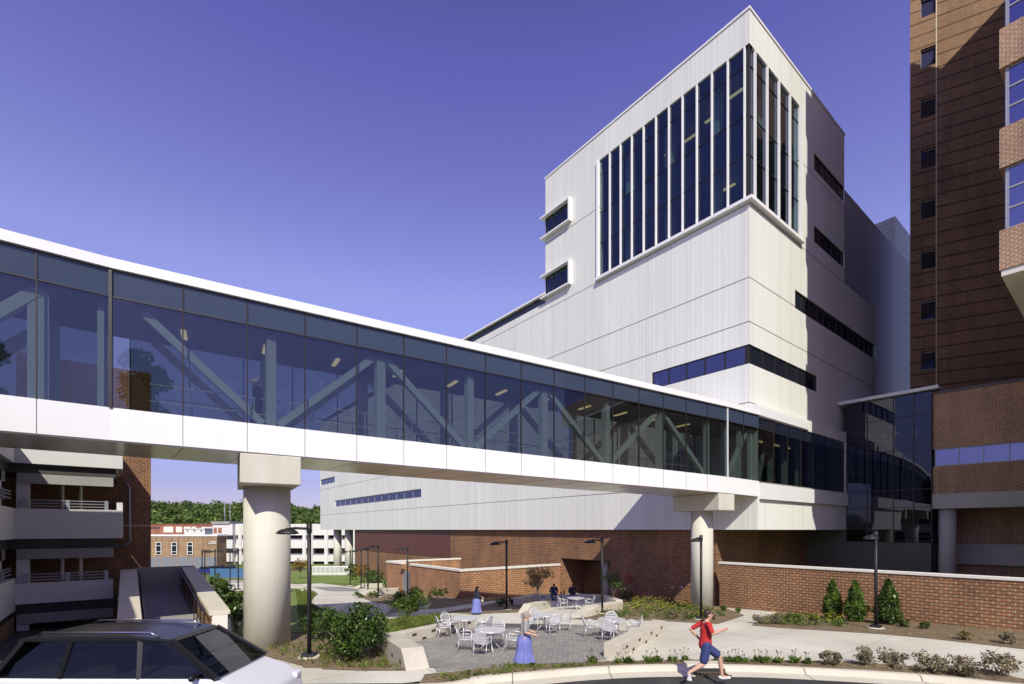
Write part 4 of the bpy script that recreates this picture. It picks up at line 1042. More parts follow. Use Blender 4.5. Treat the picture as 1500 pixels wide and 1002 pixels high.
# woman with handbag
J = walk(.94, .1, .02, .0); J.update(wrR=(.12*.94,.27*.94,1.02*.94), elR=(.22*.94,.04*.94,1.1*.94), wrL=(-.12*.94,.24*.94,1.04*.94), elL=(-.22*.94,.02,1.1*.94))
pw_ = CW((698-750)/F*28.0, 28.0, zg(28.0)+.01)
person('woman in long lilac dress and dark cardigan standing by the middle lamp', pw_, RIGHT+.35, J, dict(skin='skin', hair='hair_dark', jacket='c_navy', shirt='c_lilac', legs='c_blue', shoe='shoe', hair_len=.05), skirt=(.12,.25))
hb = thing('handbag', 'small cream handbag held by the woman in the dark cardigan', 'handbag', pw_+Matrix.Rotation(RIGHT+.35,3,'Z')@Vector((0,.33,.78)), RIGHT+.35)
mb = MB(); mb.ball((0,0,0),(.15,.07,.12),14,10); mb.build('bag_body', 'bag', hb)
mb = MB(); mb.tube([(-.1,0,.08),(-.06,-.02,.2),(0,-.03,.24),(.06,-.02,.2),(.1,0,.08)], .01, 6); mb.build('strap', 'bag', hb)
# walker crossing the patio
J = walk(.97, .2, .05, .12); J['elL'] = (-.25,.02,1.08); J['wrL'] = (-.24,.27,1.0); J['elR'] = (.27,-.02,1.08); J['wrR'] = (.27,.24,1.0)
person('walker in grey top and long blue skirt crossing the patio', CW((768-750)/F*15.0, 15.0, zg(15.0)+.01), RIGHT+.15, J, dict(skin='skin', hair='hair_grey', shirt='c_grey', sleeve=.4, legs='c_blue', shoe='shoe'), skirt=(.14,.265))
# runner at the kerb
J = walk(1.0, .42, .22, .3); J['knL'] = (-.09,.36,.62); J['anL'] = (-.09,.42,.16); J['toL'] = (-.09,.58,.14); J['knR'] = (.09,-.08,.5); J['anR'] = (.09,-.4,.3); J['toR'] = (.09,-.36,.14)
J['elL'] = (-.25,-.24,1.2); J['wrL'] = (-.2,-.08,1.02); J['elR'] = (.25,.06,1.2); J['wrR'] = (.16,.3,1.26)
person('runner in red shirt and blue shorts beside the kerb drain', CW((1033-750)/F*11.9, 11.9, 1.24), RIGHT, {k_: tuple(c_*1.08 for c_ in v_) for k_, v_ in J.items()}, dict(skin='skin', hair='hair_brown', shirt='c_red', sleeve=.4, legs='c_jean', leg_len=.5, shoe='shoe_w'))
# two seated men
def sit(lean=.05, head=.0):
    return dict(pelvis=(0,0,.55), chest=(0,.03+lean,.88), neck=(0,.05+lean*1.4,1.05), head=(0,.09+lean*2+head,1.19-head*.4), face=(0,1,-head*3), shL=(-.19,.03+lean,.99), shR=(.19,.03+lean,.99),
      elL=(-.27,.1+lean,.72), wrL=(-.2,.3,.63), elR=(.27,.1+lean,.72), wrR=(.2,.3,.63), hipL=(-.1,0,.55), hipR=(.1,0,.55),
      knL=(-.2,.42,.52), anL=(-.12,.46,.09), toL=(-.13,.6,.04), knR=(.2,.42,.52), anR=(.12,.46,.09), toR=(.13,.6,.04))
def onwall(px, py_=880):
    a, b = SWB; 
    for i in range(400):
        q = a.lerp(b, i/399); X, Y = WC(q)
        if 750+F*X/Y >= px: return q
    return b
FACE = math.pi-PHI
q = onwall(811); person('seated man in dark jacket over bright blue shirt on the seat wall', (q.x,q.y,q.z), FACE, sit(), dict(skin='skin_dark', hair='hair_dark', jacket='c_navy', shirt='c_royal', legs='c_jean', shoe='shoe_w'))
J = sit(.16, .06); J['wrL'] = (-.06,.36,.62); J['wrR'] = (.06,.36,.62)
q2 = onwall(838); person('seated man in black jacket leaning forward on the seat wall', (q2.x,q2.y,q2.z), FACE, J, dict(skin='skin_dark', hair='hair_dark', jacket='c_navy', legs='c_light', shoe='shoe'))
for i, px in enumerate((822,826)):
    q = onwall(px); t = thing('tumbler', ['shorter black tumbler on the seat wall between the seated men','taller black tumbler on the seat wall beside the leaning man'][i], 'tumbler', (q.x,q.y,q.z+.47))
    h = (.16,.24)[i]; mb = MB(); mb.lathe([(.05,0),(.06,h)], 16); mb.build('cup', 'black', t); mb = MB(); mb.lathe([(.062,h),(.062,h+.02),(.03,h+.03)], 16); mb.build('lid', 'mull_dark', t)
# man inside the bridge
t0_ = 4.0/L1; pb = bp(1, t0_, .95, .06, zb_)
J = walk(1.02, .16, .04, .05)
person('man in dark jacket and white cap walking inside the skybridge', pb, RIGHT+math.pi+.1, J, dict(skin='skin', hair='hair_grey', jacket='c_navy', legs='c_navy', shoe='shoe'), cap='c_white')

# ------------------------------------------------------------------ passing SUV
def suv(label, loc, rz):
    t = thing('passing_car', label, 'car', loc, rz)
    mb = MB(); mb.prism([(-2.62,.32),(-2.68,.62),(-2.64,1.02),(-2.5,1.12),(1.3,1.1),(1.46,1.07),(2.0,.88),(2.25,.7),(2.3,.5),(2.25,.3)], -.93, .93); fixn(mb.build('body', 'carpaint', t, bevel=.07, seg=3))
    b0 = [(-2.58,-.9),(1.5,-.9),(1.5,.9),(-2.58,.9)]; b1 = [(-2.2,-.7),(.55,-.7),(.55,.7),(-2.2,.7)]
    vs = [(x,y,1.1) for x,y in b0]+[(x,y,1.74) for x,y in b1]
    for nm, f in (('rear_window',(3,0,4,7)),('windscreen',(1,2,6,5)),('side_window',(0,1,5,4)),('side_window',(2,3,7,6))):
        g = MB(); g.add([vs[i] for i in f], [(0,1,2,3)]); g.build(nm, 'carglass', t)
    for i in range(4): mb = MB(); mb.beam(vs[i], vs[i+4], .09, .07); mb.build('pillar', 'carroof', t)
    for x0, x1 in ((.1,-.02),(-1.35,-1.3)):
        for s_ in (-1,1): mb = MB(); mb.beam((x0,s_*.9,1.1),(x1,s_*.705,1.74), .09, .03); mb.build('pillar', 'carroof', t)
    mb = MB(); mb.prism([(-2.32,1.72),(-2.26,1.78),(-1.4,1.84),(-.3,1.84),(.5,1.77),(.62,1.72)], -.73, .73); fixn(mb.build('roof', 'carroof', t, bevel=.03))
    for s_ in (-1,1):
        mb = MB(); mb.tube([(-2.0,s_*.62,1.82),(-1.9,s_*.62,1.88),(.1,s_*.62,1.88),(.25,s_*.62,1.8)], .02, 8); mb.build('roof_rail', 'chrome', t)
        mb = MB(); mb.ball((1.15,s_*1.02,1.15),(.06,.1,.07),12,8); mb.build('mirror', 'carroof', t)
        mb = MB(); mb.box(2.0,2.28,s_*.78-.13,s_*.78+.13,.64,.76); mb.build('headlight', 'lamp_clear', t, bevel=.03)
        mb = MB(); mb.box(-2.46,-2.38,s_*.82-.1,s_*.82+.1,.7,1.0); mb.build('tail_light', 'lamp_red', t, bevel=.02)
        for x in (-1.5,1.5):
            mb = MB(); pr = [(.2,-.11),(.34,-.1),(.36,-.05),(.36,.05),(.34,.1),(.2,.11)]
            n = 28; vv = []; ff = []
            for r_, y in pr:
                for j in range(n): vv.append((x+r_*math.cos(6.283*j/n), s_*.86+y, .36+r_*math.sin(6.283*j/n)))
            for i in range(5):
                for j in range(n): ff.append((i*n+j, i*n+(j+1)%n, (i+1)*n+(j+1)%n, (i+1)*n+j))
            mb.add(vv, ff, True); w_ = fixn(mb.build('wheel', 'rubber', t))
            mb = MB(); mb.tube([(x,s_*.8,.36),(x,s_*.965,.36)], .21, 20); mb.build('rim', 'chrome', w_)
    for y in (-.4,.4):
        for x in (-.15,-1.2):
            mb = MB(); mb.box(x-.25,x+.25,y-.24,y+.24,.62,.8); mb.prism([(x-.3,.75),(x-.15,.75),(x-.3,1.35),(x-.42,1.33)], y-.22, y+.22); mb.ball((x-.37,y,1.43),(.05,.13,.1),10,8); mb.build('seat', 'seatcloth', t)
    mb = MB(); mb.prism([(.8,.8),(1.4,.9),(1.45,1.09),(.9,1.12)], -.8, .8); mb.build('dashboard', 'seatcloth', t)
    mb = MB(); mb.box(-2.2,1.0,-.82,.82,.5,.6); mb.build('cabin_floor', 'seatcloth', t)
    return t
suv('white sport utility car with dark roof passing on the road', CW(-6.85,9.8,1.2), -PHI)

# storm drain
q = onz(1041,985,1.25); dr = thing('storm_drain', 'rusty iron storm drain inlet set in the kerb', 'drain', CW(q[0],q[1],1.2), -PHI)
kx, ky = onz(1036,973,1.35)
def dl(dY): return dY
o0 = ky-q[1]
mb = MB(); mb.box(-.5,.5,o0-.12,o0+.25,.11,.185); mb.build('hood', M['ramp_cap'], dr, bevel=.02)
mb = MB(); mb.box(-.45,.45,o0-.26,o0-.12,.005,.1); mb.build('throat', 'dark_in', dr)
mb = MB()
for i in range(11): mb.box(-.44+.08*i,-.395+.08*i,o0-.62,o0-.27,.01,.035)
mb.box(-.45,.45,o0-.3,o0-.265,.005,.04); mb.box(-.45,.45,o0-.65,o0-.615,.005,.04); mb.build('grate', 'iron', dr)

# wall fixtures
fv = thing('fire_valve', 'red fire hose valve wheel on the shaded brick wall', 'valve', (31.95, 25.5, 1.0))
p = Vector((31.7,0,0)); 
def onx(px, py, x):
    a = (px-750)/F; Y = x/(SN+CS*a); return Vector((x, Y*(CS-SN*a), EYE-(py-776)/F*Y))
c = onx(921,848,31.8); fv.location = c; WLOC[fv.name] = (c, 0)
mb = MB(); mb.tube([(-.02,.42*math.cos(6.283*i/24)*.8,.42*math.sin(6.283*i/24)*.8) for i in range(25)], .03, 6)
for i in range(3):
    a = math.pi*i/3; mb.beam((-.02,.33*math.cos(a),.33*math.sin(a)),(-.02,-.33*math.cos(a),-.33*math.sin(a)),.04,.04)
mb.build('hand_wheel', 'red_paint', fv); mb = MB(); mb.tube([(.15,0,0),(-.1,0,0)], .06, 10); mb.build('stem', 'steel_grey', fv)
for i, px in enumerate((985,998)):
    c = onx(px,860,31.8); t = thing('hose_outlet', ['left of the two pale hose outlets low on the shaded brick wall','right of the two pale hose outlets low on the shaded brick wall'][i], 'hose outlet', c, 0, 'hose outlets')
    mb = MB(); mb.tube([(.14,0,0),(-.12,0,-.02)], .09, 14); mb.build('outlet', 'alu', t); mb = MB(); mb.tube([(-.12,0,-.02),(-.16,0,-.025)], .11, 14); mb.build('outlet_cap', 'steel_grey', t)

# ------------------------------------------------------------------ left: ramp, parking garage, brick stair tower
rp = thing('pedestrian_ramp', 'ramp with broad cream copings rising between parapets to the garage', 'ramp', (1.3,20.4,0))
y0, y1, za, zb2 = 20.4, 31.7, 2.08, 2.99
def slab(mb, x0, x1, ya, yb, zA0, zA1, zB0, zB1):
    vs = [(x0,ya,zA0),(x1,ya,zA0),(x1,ya,zA1),(x0,ya,zA1),(x0,yb,zB0),(x1,yb,zB0),(x1,yb,zB1),(x0,yb,zB1)]
    mb.add(vs, [(0,1,2,3),(7,6,5,4),(0,4,5,1),(1,5,6,2),(2,6,7,3),(3,7,4,0)])
mb = MB(); slab(mb,-.18,.33,y0+.05,y1,0,za-.15,0,zb2-.15); slab(mb,2.38,2.9,y0+.05,y1,0,za-.15,0,zb2-.15); mb.build('parapet', 'brick', rp, True)
mb = MB(); slab(mb,2.4,2.88,y0-.02,y0+.05,0,za-.15,0,za-.15); mb.build('pier_face', 'stone_cap', rp, True)
mb = MB(); slab(mb,-.25,.4,y0,y1,za-.148,za,zb2-.148,zb2); mb.build('coping', 'ramp_cap', rp, True, bevel=.015)
mb = MB(); slab(mb,2.31,2.97,y0,y1,za-.148,za,zb2-.148,zb2); mb.build('coping', 'ramp_cap', rp, True, bevel=.015)
mb = MB(); slab(mb,.34,2.37,y0-1,y1,.3,.92,.5,1.85); mb.build('ramp_floor', 'conc_grey', rp, True)
mb = MB(); mb.box(.34,2.9,y1+.002,y1+.3,0,zb2+.05); mb.build('end_wall', 'conc_grey', rp, True)
mb = MB()
for x in (.5,2.2):
    mb.beam((x,y0+.2,za-.1),(x,y1-.3,zb2-.1),.04,.05)
    for i in range(10):
        t = (i+.3)/10; y = y0+.2+(y1-y0-.5)*t; mb.beam((x,y,.9+.93*t),(x,y,za-.1+(zb2-za)*t),.04,.04)
mb.build('handrail', 'black', rp, True)
bt = thing('brick_stair_tower', 'red brick stair tower rising behind the garage decks', 'stair tower', (0,33.5,0))
mb = MB(); mb.box(-14,1.05,33.5,39,-2,8.9); mb.box(-4.2,1.05,33.52,38.98,8.9,13.6); mb.build('brickwork', 'brick_fine', bt, True)
mb = MB()
for z in (1.3,5.2): mb.box(-14,1.052,33.485,33.499,z,z+.05)
mb.build('joint_line', 'ramp_cap', bt, True)
pg = thing('parking_garage', 'shaded concrete parking garage with solid parapets and pipe rails', 'parking garage', (-3.8,29.9,0))
mb = MB(); mb.box(-3.8,-.15,29.9,30.15,7.9,8.8); mb.box(-4.05,-3.8,14,30.15,7.9,8.8); mb.box(-.38,-.15,30.15,33.4,7.9,8.8); mb.build('parapet', 'garage_white', pg, True)
mb = MB(); mb.box(-3.8,-.15,29.9,30.15,4.6,5.93); mb.box(-4.05,-3.8,14,30.15,4.6,5.93); mb.box(-.38,-.15,30.15,33.4,4.6,6.3); mb.build('parapet', 'garage_white', pg, True)
mb = MB(); mb.box(-3.8,-.5,29.9,30.15,1.76,2.66); mb.box(-4.05,-3.8,14,30.15,1.5,2.9); mb.build('parapet', 'garage_white', pg, True)
for z in (7.5,4.15,1.3):
    mb = MB(); mb.box(-22,-.4,30.155,33.49,z,z+.44); mb.box(-22,-4.06,12,30.16,z,z+.42); mb.build('deck', 'garage_shade', pg, True)
    mb = MB(); slab(mb,-3.75,-.5,30.18,30.5,z-.45,z,z-.45,z); slab(mb,-4.5,-4.1,14,30,z-.45,z,z-.45,z); mb.build('edge_beam', 'conc_grey', pg, True)
mb = MB(); mb.box(-22,-8,12,33.4,-.5,9); mb.build('back_wall', 'garage_shade', pg, True)
for x, y in ((-3.6,30.5),(-4.3,22.5),(-4.3,29.0)): 
    mb = MB(); mb.box(x-.2,x+.2,y-.2,y+.2,-.4,7.5); mb.build('column', 'garage_white', pg, True)
for x in (-2.4,-1.75):
    mb = MB(); mb.tube([(x,31.5,1.7),(x,31.5,7.5)], .07, 8); mb.build('standpipe', 'stone_cap', pg, True)
for z in (5.93,2.66):
    mb = MB()
    for x in (-3.5,-2.1,-.75): mb.box(x-.07,x+.07,29.96,30.09,z+.002,z+.42)
    for h in (.12,.25,.38): mb.box(-3.43,-.82,30.0,30.04,z+h-.018,z+h+.018)
    for y in (16,18,20,22,24,26,28): mb.box(-3.98,-3.86,y-.07,y+.07,z+.29,z+.75)
    for h in (.42,.58,.7): mb.box(-3.94,-3.9,14,29.9,z+h-.03,z+h+.03)
    mb.build('pipe_rail', 'steel_grey', pg, True)
mb = MB(); mb.tube([(-.1,33.3,7.6),(.12,33.3,7.3),(.15,33.3,4.4),(0,33.3,4.2),(-.5,33.3,4.15)], .05, 8); mb.build('drain_pipe', 'steel_grey', pg, True)
mb = MB(); mb.box(-7.98,-3.8,13,29.85,-.3,1.28); mb.build('lower_wall', 'brick', pg, True)

# ------------------------------------------------------------------ far background
def cbuilding(name, label, cat): return thing(name, label, cat, (0,0,0))
def XP(px, Y): return (px-750)/F*Y
def ZP(py, Y): return EYE-(py-776)/F*Y
# tan brick building with three tall windows
Y = 118; x0, x1 = XP(180,Y), XP(317.5,Y)
tb = thing('tan_brick_building', 'long tan brick building with three narrow windows in the distance', 'building', CW((x0+x1)/2,Y,-5))
mb = MB(); mb.cbox(x0,x1,Y,Y+4,-6,ZP(785.5,Y)); mb.build('wall', 'brick_far', tb, True)
mb = MB(); mb.cbox(x0-.2,x1+.2,Y-.2,Y+4.2,ZP(785.5,Y),ZP(783.2,Y)); mb.build('roof_edge', 'lettering', tb, True)
mb = MB(); mb.cbox(x0,x1,Y-.12,Y-.01,-6,ZP(816,Y)); mb.build('plinth', 'steel_grey', tb, True)
for px in (233,256,279):
    a, b = XP(px-3.4,Y), XP(px+3.4,Y)
    mb = MB(); mb.cbox(a,b,Y-.16,Y-.13,ZP(812,Y),ZP(795,Y)); wn = mb.build('window', 'dglass', tb, True)
    mb = MB()
    for u0, u1, w0, w1 in ((a-.12,a,812.6,794.4),(b,b+.12,812.6,794.4),(a,b,812.6,812),(a,b,795,794.4),(a,b,799.6,799),(a,b,808.4,807.8)): mb.cbox(u0,u1,Y-.22,Y-.125,ZP(w0,Y),ZP(w1,Y))
    mb.build('frame', 'lettering', wn, True)
for px in (229,237,252,261,275,283,297,304):
    mb = MB(); mb.cbox(XP(px,Y)-.08,XP(px,Y)+.08,Y-.14,Y-.002,-6,ZP(785.5,Y)); mb.build('pilaster', 'brick_far', tb, True)
# illegible white sign lettering strokes on the tan building
mb = MB(); rs = random.Random(3)
for row, (pa, pb_, py) in enumerate(((308,317,793.6),(306,317,795.8))):
    u = pa
    while u < pb_:
        w_ = rs.uniform(.5,1.0); mb.cbox(XP(u,Y),XP(u+w_,Y),Y-.2,Y-.15,ZP(py+.7,Y),ZP(py-rs.uniform(.2,.8),Y)); u += w_+.35
mb.build('wall_sign', 'lettering', tb, True)
# white parking garage
Y = 135
wgz = thing('white_parking_garage', 'white open deck parking garage with brick stair tower in the distance', 'parking garage', CW(XP(400,Y),Y,-6))
a, b = XP(345,Y), XP(560,Y)
for (t_, bt_) in ((767.5,784),(791,803),(813,822.5),(833,842)):
    mb = MB(); mb.cbox(a,b,Y,Y+.5,ZP(bt_,Y),ZP(t_,Y)); mb.build('parapet', 'far_white', wgz, True)
mb = MB(); mb.cbox(a,b,Y+2.5,Y+40,-7,ZP(772,Y)); mb.build('deck', 'garage_shade', wgz, True)  # solid dark block paints the shade between the open decks
for px in (352,372,406,446,456,478,498,520): 
    mb = MB(); mb.cbox(XP(px-2.5,Y),XP(px+2.5,Y),Y-.25,Y+1.2,-7,ZP(769,Y)); mb.build('column', 'far_white', wgz, True)
for t_ in (789.5,811.5):
    mb = MB()
    for h in (0,1.1): mb.cbox(a,b,Y+.6,Y+.75,ZP(t_+h,Y)-.08,ZP(t_+h,Y)+.08)
    mb.build('guard_rail', 'steel_grey', wgz, True)
s0, s1 = XP(316.5,Y), XP(345,Y)
mb = MB(); mb.cbox(s0,s1,Y-1.5,Y+6,-7,ZP(768,Y)); mb.build('stair_tower', 'far_white', wgz, True)
mb = MB(); mb.cbox(s0-.3,s1-.7,Y-1.8,Y+6.2,ZP(767.9,Y),ZP(764,Y)); mb.build('cap_slab', 'conc_grey', wgz, True)
for (p0, p1, u, v) in ((318,322.5,773,781),(324.5,329.5,773,781),(317,323,784,834),(325,331,784,834)):
    mb = MB(); mb.cbox(XP(p0,Y),XP(p1,Y),Y-1.56,Y-1.502,ZP(v,Y),ZP(u,Y)); mb.build('brick_panel', 'brick_red_far', wgz, True)
for (u, v) in ((784,789),(800,804),(817,821)):
    for p0, p1 in ((318.5,322),(325.5,329)): 
        mb = MB(); mb.cbox(XP(p0,Y),XP(p1,Y),Y-1.62,Y-1.565,ZP(v,Y),ZP(u,Y)); mb.build('opening', 'dark_in', wgz, True)
for (u, v) in ((784,790),(803,809.5),(822,832)):
    mb = MB(); mb.cbox(XP(334,Y),XP(346.5,Y),Y-1.56,Y-1.502,ZP(v,Y),ZP(u,Y)); mb.build('opening', 'dark_in', wgz, True)
# other low buildings
for nm, lab, px0, px1, t_, b_, Y, mm in (('red_brick_building','long red brick building under the wooded hill',190,316,768.5,782,190,'brick_red_far'),
  ('white_shed','white flat roofed shed in front of the red brick building',270,300,774.5,784,160,'far_white'),
  ('cream_building','cream building with tan loading bay beside the white garage',295,316,771.5,784,165,'stone_cap'),
  ('hillside_house','blue roofed white house at the foot of the wooded hill',238,262,763.5,771,260,'far_white'),
  ('hillside_house','pale house half hidden among hillside trees',276,300,765,771,250,'far_white')):
    t = thing(nm, lab, 'building' if 'house' not in nm else 'house', CW(XP((px0+px1)/2,Y),Y,-5))
    mb = MB(); mb.cbox(XP(px0,Y),XP(px1,Y),Y,Y+10,-7,ZP(t_,Y)); mb.build('wall', mm, t, True)
    mb = MB(); mb.cbox(XP(px0-.5,Y),XP(px1+.5,Y),Y-.3,Y+10.3,ZP(t_,Y)+.002,ZP(t_-1.0,Y)); mb.build('roof', 'metal_dark' if 'house' in nm else ('lettering' if nm == 'white_shed' else 'brick_red_far'), t, True)
    if nm == 'red_brick_building':
        for i, px in enumerate((221,225,229,233)): mb = MB(); mb.cbox(XP(px-1,Y),XP(px+1,Y),Y-.1,Y-.01,ZP(775,Y),ZP(771.5,Y)); mb.build('window', 'dglass', t, True)
        for i, (p0,p1) in enumerate(((240,254),(258,267),(270,279),(281,287))): mb = MB(); mb.cbox(XP(p0,Y),XP(p1,Y),Y-.15,Y-.01,ZP(780,Y),ZP(771.5,Y)); mb.build('dock_door', 'stone_cap', t, True)
    elif nm == 'cream_building':
        mb = MB(); mb.cbox(XP(297,Y),XP(308,Y),Y-.15,Y-.01,ZP(780,Y),ZP(776,Y)); mb.build('loading_door', 'leaf_dry', t, True)
    else:
        for i in range(3):
            u = px0+(px1-px0)*(i+.5)/3; mb = MB(); mb.cbox(XP(u-.9,Y),XP(u+.9,Y),Y-.1,Y-.01,ZP(t_+4,Y),ZP(t_+2,Y)); mb.build('window', 'dglass', t, True)
for px, lab in ((329.4,'left thin mast above the white garage'),(337,'right thin mast above the white garage')):
    Y = 150; t = thing('mast', lab, 'mast', CW(XP(px,Y),Y,6), 0, 'masts above the garage'); mb = MB(); mb.tube([CW(XP(px,Y),Y,4),CW(XP(px,Y),Y,ZP(735 if px < 330 else 739,Y))], [.16,.08], 6); mb.build('pole', 'steel_grey', t, True)
# blue screen fence and white picket rail
Y = 66; t = thing('screen_fence', 'bright blue fabric screen fence beyond the ramp', 'fence', CW(XP(330,Y),Y,zg(Y)))
mb = MB(); mb.cbox(XP(308,Y),XP(372,Y),Y,Y+.05,ZP(846,Y),ZP(833,Y)); mb.build('screen', 'blue_fence', t, True)
for i in range(6): 
    mb = MB(); u = XP(308+12.6*i,Y); mb.cbox(u-.04,u+.04,Y+.06,Y+.14,zg(Y),ZP(832.6,Y)); mb.build('post', 'steel_grey', t, True)
Y = 84; t = thing('white_railing', 'white picket railing beneath the far building columns', 'railing', CW(XP(480,Y),Y,zg(Y)))
mb = MB(); za_ = zg(Y)
for px0, px1 in ((458,520),):
    for h in (.25,1.5): mb.cbox(XP(px0,Y),XP(px1,Y),Y,Y+.08,za_+h-.06,za_+h+.06)
mb.build('rail', 'lettering', t, True)
mb = MB()
for i in range(34): u = XP(458+62*i/33,Y); mb.cbox(u-.05,u+.05,Y+.01,Y+.07,za_,za_+1.45)
mb.build('pickets', 'lettering', t, True)
# far parked vehicles
def small_car(m_):
    t = thing('parked_car', 'x', 'car', (0,0,0), 0, 'small parked cars beyond the ramp')
    mb = MB(); mb.prism([(-2.1,.3),(-2.15,.8),(-1.3,.92),(1.0,.9),(2.0,.75),(2.1,.3)], -.85, .85); fixn(mb.build('body', m_, t, bevel=.06))
    mb = MB(); mb.prism([(-1.6,.92),(-1.1,1.42),(.3,1.44),(1.0,.9)], -.72, .72); fixn(mb.build('cabin', 'dglass', t, bevel=.05))
    for x in (-1.3,1.3):
        for s_ in (-1,1): mb = MB(); mb.tube([(x,s_*.7,.33),(x,s_*.9,.33)], .33, 16); mb.build('wheel', 'rubber', t)
    return t
for px, py, m_, lab in ((258,832,'black','small dark parked car past the ramp end wall'),(305,832,'car_blue','small blue parked car near the white garage'),(322,831,'car_green','small green parked car near the white garage'),(338,832,'far_white','small white parked car near the white garage')):
    Y = 96; o = small_car(m_); o['label'] = lab; place(o, CW(XP(px,Y),Y,ZP(py+1.5,Y)-.9), -PHI+R(random.uniform(-20,20)))
drape('parking_lot', [(XP(200,88),86),(XP(380,88),86),(XP(380,88),116),(XP(200,88),116)], .02, 'asphalt')
# benches on the far path
t = thing('stone_bench', 'pale stone bench by the far lawn behind the pier', 'bench', CW(XP(434,50),50,zg(50)), -PHI)
mb = MB(); mb.box(-1.0,1.0,-.25,.25,.38,.48); mb.build('seat', 'seatwall', t); 
for x in (-.7,.7): mb = MB(); mb.box(x-.12,x+.12,-.2,.2,0,.38); mb.build('leg', 'seatwall', t)

# ------------------------------------------------------------------ vegetation
def shrub(name, label, loc, r, h, nleaf, size, lm, stems=6, group=None, cat='shrub', lift=.25, clumps=14, seed=1):
    rg = random.Random(seed); t = thing(name, label, cat, loc, rg.uniform(0,6), group)
    mb = MB()
    ends = []
    for i in range(stems):
        a = 6.283*i/stems+rg.uniform(-.3,.3); q = rg.uniform(.3,.75)*r
        e = Vector((q*math.cos(a), q*math.sin(a), h*rg.uniform(.45,.8))); ends.append(e)
        mb.tube([(rg.uniform(-.04,.04),rg.uniform(-.04,.04),-.05), e*.4+Vector((0,0,.08*h)), e], [.028*r+.008,.018*r+.006,.006], 6)
    mb.build('stem', 'bark', t)
    mb = MB()
    for i in range(clumps):
        a = rg.uniform(0,6.283); zf = rg.uniform(lift,.88); prof_ = math.sqrt(max(.08,1-((zf-.5)/.55)**2)); q = r*prof_*rg.uniform(.25,.78)
        c = (q*math.cos(a), q*math.sin(a), zf*h); cr = rg.uniform(.24,.4)*r
        mb.leaves(c, (cr,cr,cr*.9), nleaf//clumps, size, rg, .35, up=.6)
    mb.build('foliage', lm, t)
    return t
shrub('round_shrub', 'large dense dark green shrub in front of the short seat wall', G(516,966), 1.36, 1.85, 6400, .055, 'leaf_shrub', 7, 'large rounded shrubs', clumps=34, seed=3)
shrub('round_shrub', 'large bright green shrub behind the grass strip by the enclosure', G(597,906), 1.15, 1.65, 4200, .058, 'leaf_light', 7, 'large rounded shrubs', clumps=30, seed=5)
shrub('leafy_bush', 'leafy dark bush between the pier and the nearest lamp', G(470,938), .9, 1.25, 1900, .06, 'leaf_shrub', 5, 'bushes behind the pier', seed=8)
shrub('leafy_bush', 'low leafy bush right of the nearest lamp behind the big shrub', G(500,930), .7, .8, 1400, .06, 'leaf_light', 5, 'bushes behind the pier', seed=9)
shrub('leafy_bush', 'dark bush beside the ramp wall left of the thick pier', G(346,925), .75, 2.0, 1800, .07, 'leaf_shrub', 5, 'bushes behind the pier', seed=10)
shrub('leafy_bush', 'taller dark bush at the far end of the ramp wall', CW(XP(322,31),31,zg(31)), .95, 1.9, 1600, .08, 'leaf_shrub', 5, 'bushes behind the pier', seed=11)
shrub('leafy_bush', 'bush with yellowish tips in front of the blue screen fence', CW(XP(316,48),48,zg(48)), .9, 1.9, 900, .1, 'leaf_light', 5, 'bushes behind the pier', seed=12)
def conifer(label, loc, h, r, seed, lm='leaf_conifer'):
    rg = random.Random(seed); t = thing('conifer', label, 'conifer', loc, rg.uniform(0,6), 'young conifers at the brick wall')
    mb = MB(); mb.tube([(0,0,-.05),(0,0,h*.9)], [.05,.01], 7); mb.build('trunk', 'bark', t)
    mb = MB()
    for i in range(4200):
        zf = rg.random()**1.15; z = .05*h+zf*.95*h; rr = r*(1-zf**1.2)**.75*min(1,.72+zf*1.1)*(1+.08*math.sin(zf*15+seed*1.7))*1.1
        if zf < .1: rr *= .75+zf*2.5
        a = rg.uniform(0,6.283); q = rr*math.sqrt(rg.uniform(.25,1)); lob = 1+.14*math.sin(a*5+zf*9+seed)+.12*math.sin(a*3-zf*21+seed*2)+rg.uniform(-.05,.14)
        p = Vector((q*lob*math.cos(a), q*lob*math.sin(a), z))
        mb.leaf(p, rg.uniform(.04,.085), rg, .0, Vector((math.cos(a),math.sin(a),.9)))
    for i in range(70):      # loose sprigs breaking the outline
        zf = rg.uniform(.1,1); a = rg.uniform(0,6.283); q = r*(1-zf**1.2)**.75*1.08+rg.uniform(.0,.07); c = Vector((q*math.cos(a), q*math.sin(a), zf*h+.04))
        for j in range(5): mb.leaf(c+Vector((math.cos(a)*.012*j, math.sin(a)*.012*j, .028*j)), .04, rg, 0, Vector((0,0,1)))
    mb.build('foliage', lm, t)
conifer('left yellowish conifer of the three at the brick wall', G(1220,907), 2.1, .46, 1)
conifer('middle bright green conifer just left of the lamp post', G(1253,911), 2.1, .5, 2)
conifer('right dark green conifer just right of the lamp post', G(1301,915), 2.2, .56, 3, 'leaf_shrub')

